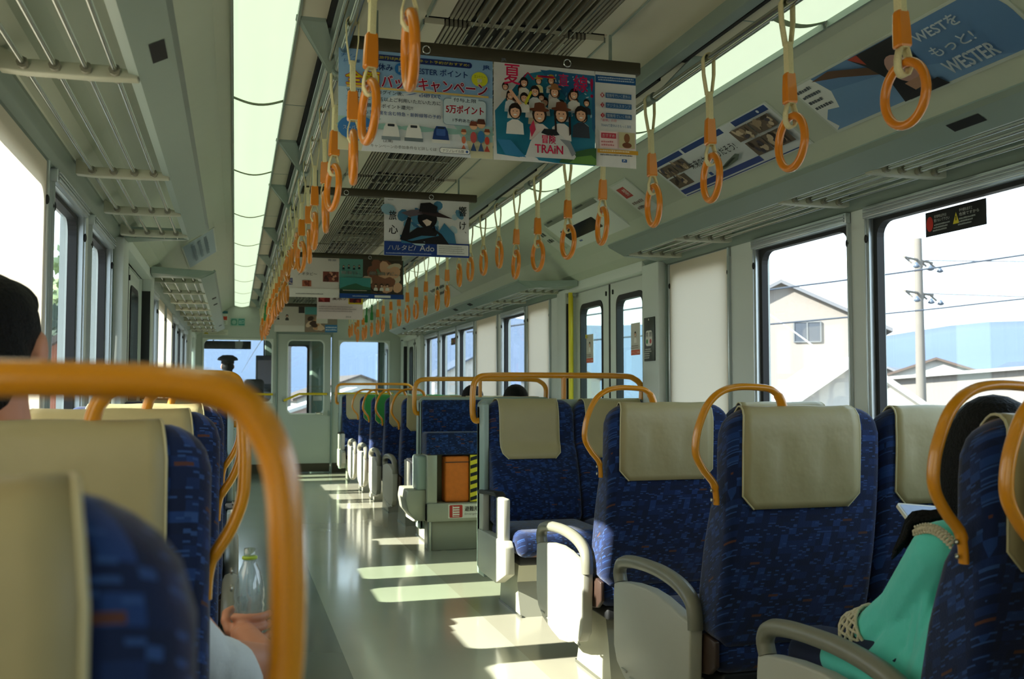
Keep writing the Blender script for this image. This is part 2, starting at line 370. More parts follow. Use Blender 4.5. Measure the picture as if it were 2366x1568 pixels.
# ================================================================ the carriage shell
Y0, YE, YF = -2.6, 13.5, 15.5
def S(name, mb, parent=None, **k): return struct(mb.build(name, parent, **k))
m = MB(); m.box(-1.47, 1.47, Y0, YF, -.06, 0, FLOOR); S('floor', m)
# openings: y0, y1, blind on the right, blind on the left
WIN = [(-1.75, -.35, 0, 1), (-.15, 1.35, 0, 1), (1.55, 3.13, 0, 1), (3.225, 3.95, 0, 0), (4.17, 4.84, 1, 0), (6.92, 7.50, 1, 0), (7.57, 8.30, 0, 1),  # first two left blinds are out of view, added to block the sun
       (8.44, 9.24, 1, 1), (9.34, 10.06, 0, 0), (10.15, 10.98, 0, 0), (11.10, 11.90, 0, 0), (14.0, 15.2, 0, 0)]
DOORS = [(5.12, 6.42), (12.25, 13.25)]
LSH = lambda y: y-.13 if 3.96 < y < 13 else (y-.065 if 3.9 < y <= 3.96 else y)   # the left side is set out slightly nearer
def wins(sd): return WIN if sd > 0 else [(LSH(w[0]), LSH(w[1]), w[2], w[3]) for w in WIN]
def doors(sd): return DOORS if sd > 0 else [(LSH(d[0]), LSH(d[1])) for d in DOORS]
ZS, ZT, ZD = .86, 1.777, 1.772
for sd, nm in ((1, 'right'), (-1, 'left')):
    m = MB(); xa, xb = sd*1.40, sd*1.475
    ops = sorted([(w[0], w[1], ZS, ZT) for w in wins(sd)]+[(d[0], d[1], 0.0, ZD) for d in doors(sd)]); y = Y0
    for a, b, z0, z1 in ops:
        m.box(xa, xb, y, a, 0, 2.3, WALL)
        if z0 > 0: m.box(xa, xb, a, b, 0, z0, WALL)
        m.box(xa, xb, a, b, z1, 2.3, WALL); y = b
    m.box(xa, xb, y, YF, 0, 2.3, WALL); S('wall_'+nm, m)
m = MB(); m.box(-1.47, 1.47, Y0-.05, Y0, 0, 2.3, WALL); S('wall_back', m)
m = MB(); m.box(-1.47, 1.47, Y0, YF, 2.40, 2.46, CEIL)     # roof above the false ceiling
m.box(-.535, -.30, Y0, YE, 2.255, 2.27, CEIL); m.box(.30, .535, Y0, YE, 2.255, 2.27, CEIL)
for sd in (-1, 1):
    m.box(sd*.60, sd*.684, Y0, YE, 2.215, 2.235, CEIL); m.box(sd*.535, sd*.583, Y0, YE, 2.205, 2.30, TEAL, .004)
    m.box(sd*.583, sd*.60, Y0, YE, 2.235, 2.24, DARK)  # black strip for the shade up inside the slot
    for k in range(13): m.box(sd*.601, sd*.683, -1.2+1.27*k, -1.194+1.27*k, 2.2138, 2.2152, TEAL)
    m.box(sd*.684, sd*.876, Y0, YE, 2.25, 2.26, CEIL)
S('ceiling', m)
COVEP = [(.876, 2.222), (.93, 2.208), (1.0, 2.16), (1.2, 2.02), (1.262, 1.94), (1.30, 1.87), (1.345, 1.835), (1.405, 1.832)]
for i, sd in enumerate((1, -1)):
    m = MB(); rows = [[(sd*x, yy, z) for x, z in COVEP] for yy in (Y0, 1.2, 2.0, 4.75, 6.4, YE)]
    m.sheet(rows, COVE, False, .006*-sd)
    for yy in ([2.03, 3.15, 4.22, 4.77, 6.34, 8.6, 10.9] if sd > 0 else [1.3, 3.05, 4.77, 6.34, 8.6, 10.9]):
        for (x0, z0), (x1, z1) in zip(COVEP[1:6], COVEP[2:7]):
            m.add([(sd*(x0-.002), yy, z0-.003), (sd*(x1-.002), yy, z1-.003), (sd*(x1-.002), yy+.006, z1-.003), (sd*(x0-.002), yy+.006, z0-.003)], [(0, 1, 2, 3)], TEAL)
    S('trim_%d' % (i+1), m)
    # bulged band between the windows and the rack
    m = MB(); pr = [(1.402, 1.777), (1.39, 1.783), (1.372, 1.80), (1.352, 1.822), (1.345, 1.838), (1.41, 1.838)]
    m.prism([(sd*x, z) for x, z in pr], 1, Y0, 4.97 if sd < 0 else 5.10, TEAL); m.prism([(sd*x, z) for x, z in pr], 1, 6.31 if sd < 0 else 6.44, 12.1, TEAL)
    m.box(sd*1.345, sd*1.41, 4.97 if sd < 0 else 5.10, 6.31 if sd < 0 else 6.44, 1.772, 1.838, WALL, .004); m.box(sd*1.345, sd*1.41, 12.1, YE, 1.772, 1.838, WALL, .004)
    S('trim_%d' % (i+3), m)
    # door pillars that stand proud of the wall
    m = MB()
    for a, b in ((4.88, 5.10), (6.44, 6.62), (12.02, 12.24), (13.27, 13.46)):
        if sd < 0: a, b = a-.13, b-.13
        m.box(sd*1.345, sd*1.40, a, b, 0, 1.80, WALL, .006)
    for a in ((4.862, 6.628) if sd > 0 else (4.732, 6.498)): m.box(sd*1.385, sd*1.405, a, a+.016, .1, 1.775, TEAL)
    S('trim_%d' % (i+5), m)
    m = MB(); m.box(sd*1.385, sd*1.40, Y0, 4.72, 0, .10, TEAL); m.box(sd*1.385, sd*1.40, 6.66, 11.9, 0, .10, TEAL); S('baseboard_'+('right' if sd > 0 else 'left'), m)
# windows
wn = 0
for sd in (1, -1):
    for a, b, br, bl in wins(sd):
        wn += 1; blind = br if sd > 0 else bl; zt = 1.735
        X = lambda v: sd*v
        fw, g = .022, .02
        m = MB(); m.ring(crect(a, b, ZS, zt), crect(a+fw, b-fw, ZS+.02, zt-.002), 0, X(1.393), X(1.425), ALU)
        for yy in (a+.004, b-.010): m.box(X(1.386), X(1.40), yy, yy+.006, ZS, zt, ALU)
        w = S('window_%d' % wn, m)
        m = MB(); m.ring(crect(a+fw, b-fw, ZS+.02, zt-.002), rrect(a+fw+g, b-fw-g, ZS+.02+g, zt-.017, .055), 0, X(1.412), X(1.442), BLACK); m.build('gasket', w)
        m = MB(); m.box(X(1.442), X(1.447), a+.01, b-.01, ZS+.01, zt, GLASS); m.build('glass_pane', w)
        m = MB(); m.box(X(1.372), X(1.40), a, b, ZS-.03, ZS, WALL, .006); m.build('sill', w)
        for yy in (a+.010, b-.010): m = MB(); m.ell((X(1.388), yy, 1.66), (.006, .007, .016), BLACK, None, 8, 6); m.build('blind_stop', w)
        if blind:
            m = MB(); m.box(X(1.40), X(1.44), a, b, zt, ZT, ALU); m.build('blind_housing', w)
            m = MB(); m.sheet([[(X(1.391), yy, ZS+(ZT-.004-ZS)*k/6) for k in range(7)] for yy in (a+.012, (a+b)/2, b-.012)], BLIND); bo = m.build('blind', w)
            tag(bo, 'cream roller blind pulled all the way down')
            m = MB(); m.box(X(1.384), X(1.394), a+.014, b-.014, ZS, ZS+.02, ALU, .003); m.build('blind_bar', bo)
            for yy in (a, b-.012): m = MB(); m.box(X(1.384), X(1.396), yy, yy+.012, ZS, ZT, ALU, .002); m.build('blind_guide', bo)
        else:
            m = MB(); m.box(X(1.378), X(1.47), a+.004, b-.004, zt, ZT, ALU, .003)
            for z in (1.742, 1.753, 1.764): m.box(X(1.372), X(1.38), a+.012, b-.012, z, z+.006, ALU, .002)
            m.build('blind_housing', w)
# side doors
dn = 0
for sd in (1, -1):
    for a, b in doors(sd):
        dn += 1; c = (a+b)/2; X = lambda v: sd*v
        root = struct(bpy.data.objects.new('door_%d' % dn, None)); COL.objects.link(root); root.location = (X(1.43), c, 0)
        for k, (p, q) in enumerate(((a, c-.008), (c+.008, b))):
            m = MB((X(1.43), c, 0)); wi = rrect(p+.11, q-.11, .74, 1.685, .06)
            m.ring(crect(p, q, 0.005, ZD-.004), wi, 0, X(1.415), X(1.445), ALU if k > 5 else WALL); lf = m.build('door_leaf', root)
            m = MB((X(1.43), c, 0)); m.ring(wi, rrect(p+.125, q-.125, .76, 1.652, .05), 0, X(1.408), X(1.452), BLACK); m.build('gasket', lf)
            m = MB((X(1.43), c, 0)); m.box(X(1.428), X(1.433), p+.112, q-.112, .742, 1.683, GLASSG); m.build('glass_pane', lf)
            m = MB((X(1.43), c, 0)); yy = q-.05 if k == 0 else p+.05; m.prism(rrect(yy-.006, yy+.006, 1.70, 1.73, .005, 3), 0, X(1.408), X(1.416), DARK); m.build('latch', lf)
        m = MB((X(1.43), c, 0)); m.box(X(1.41), X(1.44), c-.008, c+.008, 0.005, ZD-.004, BLACK); m.build('rubber_seal', root)
        m = MB((X(1.43), c, 0)); m.box(X(1.352), X(1.40), b+.004, b+.018, 0, 1.70, BLACK); m.build('edge_strip', root)
# the wall to the driver's cab
def Ywall(name, y, t, outer, holes, m_, mm=None):
    """wall in the XZ plane with rectangular holes (x0, x1, z0, z1) side by side"""
    m = MB(); x0, x1, z0, z1 = outer; x = x0
    for h in sorted(holes):
        m.box(x, h[0], y, y+t, z0, z1, m_)
        if h[2] > z0: m.box(h[0], h[1], y, y+t, z0, h[2], m_)
        if h[3] < z1: m.box(h[0], h[1], y, y+t, h[3], z1, m_)
        x = h[1]
    m.box(x, x1, y, y+t, z0, z1, m_); return S(name, m)
WL, DR, WR = (-1.27, -.365, .93, 1.79), (-.314, .408, 0, 1.87), (.496, 1.2, .80, 1.785)
END = mat('end_wall_laminate', (176, 184, 172), .5, noise=.03, scale=4)
Ywall('wall_end', YE, .04, (-1.40, 1.40, 0, 2.38), [WL, DR, WR], END)
TRIMW = mat('window_trim_white', (214, 220, 210), .4, noise=.02)
for k, wv in enumerate((WL, WR)):
    m = MB(); m.ring(crect(wv[0], wv[1], wv[2], wv[3]), rrect(wv[0]+.02, wv[1]-.02, wv[2]+.02, wv[3]-.02, .07), 1, YE-.012, YE+.05, TRIMW)
    w = S('window_%d' % (wn+1+k), m); m = MB(); m.box(wv[0], wv[1], YE+.018, YE+.024, wv[2], wv[3], GLASS); m.build('glass_pane', w)
wn += 2
root = struct(bpy.data.objects.new('door_5', None)); COL.objects.link(root); root.location = (.05, YE, 0)
oD = (.05, YE, 0); dw = (-.185, .315, .78, 1.787)
m = MB(oD); m.ring(crect(DR[0]+.012, DR[1]-.012, .012, DR[3]-.01), rrect(dw[0], dw[1], dw[2], dw[3], .07), 1, YE+.002, YE+.038, END); lf = m.build('door_leaf', root)
m = MB(oD); m.ring(rrect(dw[0], dw[1], dw[2], dw[3], .07), rrect(dw[0]+.016, dw[1]-.016, dw[2]+.016, dw[3]-.016, .06), 1, YE-.008, YE+.045, TRIMW); m.build('window_trim', lf)
m = MB(oD); m.box(dw[0]+.002, dw[1]-.002, YE+.018, YE+.023, dw[2]+.002, dw[3]-.002, GLASS); m.build('glass_pane', lf)
m = MB(oD); m.box(.19, .30, YE-.05, YE-.03, .785, .81, CHROME, .008); m.box(.275, .30, YE-.04, YE+.003, .775, .82, CHROME, .004); m.box(.36, .385, YE-.012, YE+.003, .76, .83, TEAL, .004); m.build('handle', lf)
m = MB(oD); m.box(DR[0]+.02, DR[1]-.02, YE-.004, YE+.003, .012, .125, BAR); m.build('kick_plate', lf)
m = MB(oD)
for x in (DR[0]-.012, DR[1]-.004): m.box(x, x+.016, YE-.02, YE, 0, DR[3]+.01, TEAL)
m.box(DR[0]-.012, DR[1]+.012, YE-.02, YE, DR[3], DR[3]+.014, TEAL); m.build('door_frame', root)
m = MB(); m.box(-1.40, DR[0]-.014, YE-.014, YE, 0, .125, BAR); m.box(DR[1]+.014, 1.40, YE-.014, YE, 0, .125, BAR); S('baseboard_end', m)
# cab front with its windows
Ywall('wall_front', 15.42, .06, (-1.47, 1.47, 0, 2.38), [(-1.33, -.42, 1.0, 1.95), (-.12, .235, .55, 1.80), (.46, 1.33, .9, 1.95)], mat('cab_grey_green', (96, 118, 104), .5, noise=.05))
for k, wv in enumerate(((-1.33, -.42, 1.0, 1.95), (-.12, .235, .55, 1.80), (.46, 1.33, .9, 1.95))):
    m = MB(); m.ring(crect(*wv), rrect(wv[0]+.02, wv[1]-.02, wv[2]+.02, wv[3]-.02, .04), 1, 15.41, 15.49, BLACK); w = S('window_%d' % (wn+1+k), m)
    m = MB(); m.box(wv[0], wv[1], 15.45, 15.456, wv[2], wv[3], GLASS); m.build('glass_pane', w)
wn += 3
# ================================================================ ceiling fittings
LIGHT = mat('light_diffuser', (226, 240, 212), .35, emit=(222, 240, 210), es=.80, noise=.0)
for sd, nm in ((-1, 'left'), (1, 'right')):
    for k in range(11):
        y = -.0+1.29*k-.0; a, b = y+.008, y+1.282
        if b > YE: b = YE-.02
        if b-a < .2: continue
        yc = (a+b)/2; o = (sd*.779, yc, 2.21)
        dist = ['over the camera end', 'next to the first hanging bar']
        t = thing('ceiling_light', '%s segment of the glowing ceiling light strip on the %s side' % (ORD[k] if k else 'nearest', nm), 'ceiling light', o, 'ceiling light strip segments')
        m = MB(o); pr = [(sd*(.779+dx), 2.228-.022*math.cos(dx/.095*PI/2)) for dx in [-.095+.19*i/10 for i in range(11)]]
        m.sheet([[(x, yy, z) for x, z in pr] for yy in (a, a+.03, b-.03, b)], LIGHT, True); m.build('diffuser', t)
        for yy in (a-.006, b-.006): m = MB(o); m.sheet([[(x, q, z-.002) for x, z in pr] for q in (yy, yy+.018)], mat('diffuser_clip', (150, 168, 136), .5)); m.build('end_clip', t)
        m = MB(o)
        for xx in (sd*.682, sd*.874): m.box(xx-.004, xx+.004, a, b, 2.205, 2.24, TEAL)
        m.build('edge_trim', t)
BRK = [.2, 1.6, 2.965, 4.46, 5.45, 6.9, 8.3, 9.7, 11.1, 12.4]
for sd, nm in ((-1, 'left'), (1, 'right')):
    o = (sd*.548, 5, 2.125)
    t = thing('strap_rail', 'long polished steel rail carrying the %s row of hand straps' % nm, 'rail', o)
    m = MB(o); m.tube([(sd*.548, y, 2.125) for y in (-1.5, 2, 6, 10, 13.2)], .0125, STEEL, 12); m.build('rail_tube', t)
    m = MB(o); m.tube([(sd*.575, y, 2.15) for y in (-1.5, 2, 6, 10, 13.2)], .008, STEEL, 8); m.build('upper_rail', t)
    for y in BRK:
        m = MB(o)
        m.loft([[(sd*.69, y-.03, 2.218), (sd*.605, y-.03, 2.218), (sd*.605, y+.02, 2.218), (sd*.69, y+.02, 2.218)], [(sd*.675, y-.02, 2.205), (sd*.60, y-.02, 2.205), (sd*.60, y+.03, 2.205), (sd*.675, y+.03, 2.205)], [(sd*.575, y+.185, 2.128), (sd*.545, y+.185, 2.128), (sd*.545, y+.20, 2.122), (sd*.575, y+.20, 2.122)]], TEAL, smooth=False)
        m.tube([(sd*.548, y+.16, 2.125), (sd*.548, y+.225, 2.125)], .018, TEAL, 10); m.build('bracket', t)
# black strips stand for slot shade beside the trim, cut off at brackets
for i, sd in enumerate((-1, 1)):
    m = MB()
    for p, q in zip(BRK[:-1], BRK[1:]): m.box(sd*.5845, sd*.5985, p+.22, q+.02, 2.2352-.03, 2.236, DARK)
    m.build('trim_%d' % (7+i)); struct(bpy.data.objects['trim_%d' % (7+i)])
BARY = [2.935, 5.19, 7.70, 10.0, 12.3]
PUR = ['nearest the camera', 'second from the camera', 'third from the camera', 'fourth from the camera', 'farthest, by the end wall']
for k, y in enumerate(BARY):
    o = (-.07, y, 2.14)
    t = thing('poster_bar', 'dark bronze cross bar holding hanging posters, %s' % PUR[k], 'poster bar', o, 'cross bars on the ceiling')
    m = MB(o); m.box(-.545, .41, y-.012, y+.02, 2.128, 2.168, BAR, .004); m.build('bar', t)
    for x in (-.30, .155):
        m = MB(o); m.tube([(x+.012*math.cos(a), y-.016, 2.142+.012*math.sin(a)) for a in [2*PI*j/12 for j in range(12)]], .0025, CHROME, 6, True); m.build('ring_hook', t)
    for x in (-.45, .31): m = MB(o); m.box(x-.004, x+.004, y, y+.01, 2.165, 2.256, TEAL); m.build('hanger', t)
edges = [-2.0]+BARY+[13.4]
VN = ['over the camera', 'between the first and second poster bars', 'between the second and third poster bars', 'between the third and fourth poster bars', 'between the fourth and fifth poster bars', 'before the end wall']
for k in range(6):
    a, b = edges[k]+.03, edges[k+1]-.03; o = (0, (a+b)/2, 2.25)
    t = thing('ceiling_vent', 'long grey louvred air vent in the ceiling %s' % VN[k], 'ceiling vent', o, 'air vents along the ceiling')
    m = MB(o); m.box(-.30, .30, a, b, 2.262, 2.27, DARK)  # black sheet standing for the unlit void above the louvre
    for sd in (-1, 1):
        m.box(sd*.235, sd*.30, a, b, 2.243, 2.262, CEIL)
        for j in range(5): m.box(sd*(.165+.014*j), sd*(.174+.014*j), a, b, 2.24, 2.262, GRILLE)
        m.box(sd*.298, sd*.303, a, b, 2.238, 2.262, TEAL)
    m.build('side_panel', t)
    m = MB(o)
    for j in range(8):
        x = -.135+.039*j; m.prism([(x-.012, 2.262), (x+.012, 2.262), (x+.002, 2.226), (x-.002, 2.226)], 1, a, b, GRILLE)
    if k == 0: m.build('louvre_slats', t)
    else:
        m = MB(o); n = int((b-a)/.21)
        for j in range(n):
            for x0, x1 in ((-.14, -.01), (.01, .14)):
                if (j*7+k) % 4: m.box(x0, x1, a+.03+j*.21, a+.03+j*.21+.17, 2.2595, 2.261, DARK)  # black patches on a closed panel, painted as the shade inside openings
        m.box(-.16, .16, a, b, 2.2605, 2.2625, GRILLE)
        for j in range(9): m.box(-.157+.039*j, -.151+.039*j, a, b, 2.246, 2.2605, GRILLE)
        m.build('vent_openings', t)
    m = MB(o)
    for j in range(9):
        x = -.16+.04*j; m.tube([(x, a, 2.222), (x, b, 2.222)], .0022, STEEL, 6)
    for yy in [a+.25*i for i in range(1, int((b-a)/.25))]: m.tube([(-.165, yy, 2.2245), (.165, yy, 2.2245)], .0016, STEEL, 5)
    m.build('guard_wires', t)
# luggage racks
RK = [(1, 'right', -1.6, 4.68, [-.5, .6, 1.65, 2.65, 3.17, 4.07, 4.6], 'near'), (-1, 'left', -1.6, 4.72, [-.5, .6, 1.3, 2.29, 3.35, 4.04, 4.6], 'near'),
      (1, 'right', 6.35, 12.1, [6.6, 7.4, 8.1, 8.8, 9.5, 10.2, 10.9, 11.6, 12.0], 'far'), (-1, 'left', 6.35, 12.1, [6.55, 7.3, 8.1, 8.8, 9.5, 10.2, 10.9, 11.6, 12.0], 'far')]
for sd, nm, a, b, bk, nf in RK:
    o = (sd*1.2, (a+b)/2, 1.79)
    t = thing('luggage_rack', 'grey-green luggage rack with steel rods on the %s side, %s' % (nm, 'before the side door' if nf == 'near' else 'beyond the side door'), 'luggage rack', o)
    X = lambda v: sd*v
    m = MB(o); pr = [(X(.975), 1.842), (X(.985), 1.828), (X(1.063), 1.790), (X(1.085), 1.795), (X(1.085), 1.807), (X(1.065), 1.805), (X(.992), 1.842), (X(.984), 1.85)]
    m.prism(pr, 1, a, b, TEAL, 0)
    y1 = b if nf == 'near' else a; s2 = 1 if nf == 'near' else -1
    m.loft([[(X(.975), y1, 1.842), (X(1.063), y1, 1.79), (X(1.34), y1, 1.79), (X(1.34), y1, 1.842)], [(X(1.03), y1+s2*.04, 1.838), (X(1.09), y1+s2*.05, 1.793), (X(1.34), y1+s2*.13, 1.793), (X(1.34), y1+s2*.13, 1.842)], [(X(1.12), y1+s2*.07, 1.835), (X(1.15), y1+s2*.08, 1.797), (X(1.34), y1+s2*.19, 1.797), (X(1.34), y1+s2*.19, 1.838)]], TEAL, smooth=False)
    m.build('front_panel', t)
    for x in (1.112, 1.17, 1.232, 1.295):
        m = MB(o); m.tube([(X(x), a, 1.797), (X(x), b, 1.797)], .0062, STEEL, 8); m.build('rod', t)
    for y in bk:
        m = MB(o); m.prism([(X(1.065), 1.80), (X(1.065), 1.784), (X(1.15), 1.781), (X(1.30), 1.781), (X(1.345), 1.784), (X(1.345), 1.835), (X(1.30), 1.81), (X(1.12), 1.81)], 1, y-.018, y+.018, mat('rack_bracket', (172, 174, 154), .45, noise=.03), .003)
        for x in (1.112, 1.17, 1.232, 1.295): m.tube([(X(x), y-.034, 1.797), (X(x), y+.034, 1.797)], .0125, PLASD, 8)
        m.build('bracket', t)
    for y in [a+.4+.55*i for i in range(int((b-a-.5)/.55))]:
        if (int(y*10)) % 3 == 0: m = MB(o); m.add([(X(1.0), y, 1.8195), (X(1.03), y, 1.8045), (X(1.03), y+.12, 1.8045), (X(1.0), y+.12, 1.8195)], [(0, 1, 2, 3)], DARK); m.build('number_plate', t)
# hand straps
def make_strap(short, green):
    z = 2.125; L = .30 if short else .405       # ring centre below the rail
    t = bpy.data.objects.new('hand_strap', None); COL.objects.link(t); t.location = (0, 0, z)
    r0 = .0685; zr = z-L+.03; o = (0, 0, z)
    top = zr+r0-.01; gz = top+.045
    m = MB(o); wv = .013
    def belt(pts):
        m.sheet([[(x, y-wv*.9, q), (x, y+wv*.9, q)] for x, y, q in pts], STRAP, True, .0036)
    arc = [(.0155*math.cos(a), 0, z+.0155*math.sin(a)) for a in [PI*k/8 for k in range(9)]]
    mid = gz+.165 if not short else gz+.05
    belt([(.006, 0, mid-.005), (.0145, 0, z-.05)]+arc+[(-.0145, 0, z-.05), (-.006, 0, mid-.005)])
    m.box(-.0075, .0075, -wv, wv, gz-.002, mid, STRAP if not green else GREENV, .001)
    loop = [(.007, 0, gz+.01), (.016, 0, top+.02), (.0165, 0, top-.004), (.009, 0, top-.018), (0, 0, top-.021), (-.009, 0, top-.018), (-.0165, 0, top-.004), (-.016, 0, top+.02), (-.007, 0, gz+.01)]
    belt(loop); m.build('strap', t)
    if not short:
        m = MB(o); m.loft([[(a*s_, b*s_, q) for a, b in ((-.0135, -.0155), (.0135, -.0155), (.017, -.009), (.017, .009), (.0135, .0155), (-.0135, .0155), (-.017, .009), (-.017, -.009))] for q, s_ in ((gz, .9), (gz+.004, 1.0), (gz+.04, .96), (gz+.078, .84), (gz+.082, .72))], ORG if not green else GREENV, smooth=False); m.build('grip_sleeve', t)
    m = MB(o); m.tube([(0, r0*math.sin(a), zr+r0*math.cos(a)) for a in [2*PI*k/32 for k in range(32)]], (.0105, .0105), ORG, 12, True, up=(1, 0, 0)); m.build('ring', t)
    return t
PROTO = {}
YS = [1.37, 1.82, 2.27, 2.72, 3.17, 3.62, 4.06, 4.51, 4.87, 5.26, 5.60, 5.93, 6.28, 6.62, 6.96, 7.38, 7.82, 8.26, 8.71, 9.17, 9.62, 10.06, 10.5, 10.9, 11.3, 11.65, 12.0, 12.35, 12.7]
for sd, nm in ((1, 'right'), (-1, 'left')):
    for k, y in enumerate(YS):
        if sd > 0 and k == 0: continue
        n = k-1 if sd > 0 else k
        short = 5.1 < y < 6.4 or y > 11.8; green = 10.3 < y < 11.0
        key = (short, green); new = key not in PROTO
        if new: PROTO[key] = make_strap(*key)
        s = PROTO[key] if new else copy_tree(PROTO[key])
        s.location = (sd*.548, y, 2.125); s.rotation_euler = (random.uniform(-.05, .05), random.uniform(-.035, .035), random.uniform(-.12, .08) if sd > 0 else random.uniform(-.25, .2))
        col = 'green-sleeved' if green else ('short-hung orange' if short else 'orange')
        tag(s, '%s ring strap on the %s rail, %s from the camera end' % (col, nm, ORD[n] if n else 'the first'), 'hand strap', 'hand straps on the %s rail' % nm)
# ================================================================ seats
PROF = [(.385, .13, .098), (.397, .177, .096), (.42, .212, .089), (.447, .229, .080), (.53, .221, .058), (.645, .193, .033), (.70, .174, .024), (.773, .145, .014), (.80, .126, .011), (.823, .111, .008), (.87, .106, .005), (.932, .103, .002), (.98, .097, .001), (1.01, .089, .002), (1.024, .083, .004), (1.036, .072, .010), (1.045, .058, .022), (1.049, .046, .032)]
def prof_at(z):
    for (z0, f0, b0), (z1, f1, b1) in zip(PROF[:-1], PROF[1:]):
        if z0 <= z <= z1: t = (z-z0)/(z1-z0); return f0+(f1-f0)*t, b0+(b1-b0)*t
    return PROF[-1][1:] if z > 1 else PROF[0][1:]
def backrest(m, x0, x1, mt=None):
    cx_ = (x0+x1)/2; hw = (x1-x0)/2; rings = []; R = .075
    zs = [p[0] for p in PROF]; zs = sorted(set(zs+[.48, .57, .69, .80, .88, .95]))
    for z in zs:
        f, b = prof_at(z); w = hw
        if z > 1.051-R: w = hw-R+math.sqrt(max(R*R-(z-(1.051-R))**2, .0))
        if z < .42: w = hw-.03*(.42-z)/.035
        r = min(.03, (f-b)*.45); pts = []
        for c0, c1, a0 in ((cx_+w-r, f-r, 0), (cx_-w+r, f-r, PI/2), (cx_-w+r, b+r, PI), (cx_+w-r, b+r, 3*PI/2)):
            for k in range(5): a = a0+PI/2*k/4; pts.append((c0+r*math.cos(a), c1+r*math.sin(a), z))
        rings.append(pts)
    m.loft(rings, mt or FAB)
def cover(m, xc, hw=.183, mt=None, zb=.775, zf=.74, seed=0, short_back=False):
    mt = mt or COVER; path = []
    for k in range(13): z = zb+(1.0-zb)*k/12; path.append((z, prof_at(z)[1]-.004))
    path += [(1.03, .001), (1.045, .011), (1.0535, .026), (1.0555, .040), (1.054, .054), (1.047, .069), (1.034, .083)]
    for k in range(10): z = 1.015-(1.015-zf)*k/9; path.append((z, prof_at(z)[0]+.005))
    rows = []; N = len(path); L = []
    for i, (z, y) in enumerate(path):
        e = min(abs(z-(zb if i < 13 else zf)), .036) if (i < 5 or i > N-5) else .036
        w = hw-.036+e-(.018*min(1, (i-12)/6) if i > 12 else 0); nx = 15; row = []
        fold = max(0, min(1, (1.0-z)/.06))*max(0, min(1, (z-.79)/.05)) if i < 13 else 0
        for k in range(nx):
            u = -1+2*k/(nx-1); d = .0032*fold*(math.sin(u*9+seed+z*7)+.6*math.sin(u*17+2.1*seed-z*11)); row.append((xc+u*w, y-d, z+.0012*math.sin(u*6+seed)*(1 if 13 <= i <= 19 else 0)))
        rows.append(row); L.append((row[0], row[-1]))
    m.sheet(rows, mt, True, .0022)
    m.tube([p[0] for p in L], .0028, COVER_SEAM, 6); m.tube([p[1] for p in L], .0028, COVER_SEAM, 6)
HP = [(.020, .786), (.021, .815), (.028, .845), (.058, .882), (.080, .925), (.078, .975), (.062, 1.025), (.038, 1.068), (.0, 1.098), (-.05, 1.110), (-.115, 1.109), (-.155, 1.102), (-.180, 1.080), (-.192, 1.045)]
HP1 = [(-.004, .786), (-.002, .82), (.006, .85), (.03, .89), (.046, .935), (.049, .98), (.048, 1.02), (.045, 1.052), (.038, 1.074), (.023, 1.094), (-.004, 1.103), (-.05, 1.1055), (-.115, 1.1055), (-.14, 1.100), (-.162, 1.080), (-.172, 1.045)]
def handle(m, e, a, mt=YEL, pts=HP):
    P = spline([(e+a*d, .05, z) for d, z in pts], 5); n = len(P); rr = []
    for i in range(n):
        t = i/(n-1); s_ = 1.0 if .12 < t < .9 else (1.25 if t >= .9 else .8); rr.append((.0098*s_, .0142*s_))
    m.tube(P, rr, mt, 12, up=(0, 1, 0))
def armrest(root, e, a, o, tf0):
    tf = lambda p: tf0((p[0], .17+(p[1]-.17)*.96, p[2]))
    pan = [(.16, .44), (.168, .30), (.178, .20), (.22, .16), (.35, .128), (.45, .114), (.56, .128), (.68, .155), (.745, .19), (.772, .24), (.772, .40), (.765, .45), (.70, .462), (.60, .474), (.48, .48), (.38, .474), (.28, .458), (.235, .448)]
    m = MB(o, tf); m.prism(pan, 0, e+a*.008, e+a*.05, PLAS, .006)
    for k in range(7):     # moulded ribs along the lower edge
        y = .20+.075*k; m.box(e+a*.046, e+a*.0535, y, y+.05, .15+.004*k*(k-3)/3, .158+.004*k*(k-3)/3, PLAS, .003)
    p = m.build('armrest', root)
    m = MB(o, tf); bar = spline([(.75, .455), (.762, .49), (.735, .522), (.66, .538), (.56, .546), (.45, .548), (.35, .543), (.26, .53), (.195, .505), (.172, .47), (.168, .43)], 4)
    P3 = [(e+a*.029, q[0], q[1]) for q in [(v.x, v.y) for v in spline([(y, z, 0) for y, z in [(.75, .45), (.762, .485), (.735, .518), (.66, .534), (.56, .542), (.45, .545), (.35, .540), (.26, .526), (.195, .50), (.172, .465), (.168, .42)]], 4)]]
    m.tube(P3, (.0245, .0215), PLASD, 8, up=(0, 0, 1)); m.build('armrest_pad', p); return p
def pedestal(m, e, a):
    x0, x1 = e-a*.05, e-a*.16
    m.loft([[(x0, .13, 0), (x1, .13, 0), (x1, .52, 0), (x0, .52, 0)], [(x0, .16, .16), (x1, .16, .16), (x1, .46, .16), (x0, .46, .16)], [(x0, .2, .29), (x1, .2, .29), (x1, .5, .29), (x0, .5, .29)]], PED, smooth=False)
    m.box(x0+a*.002, x0-a*.004, .12, .53, 0, .012, STEEL)
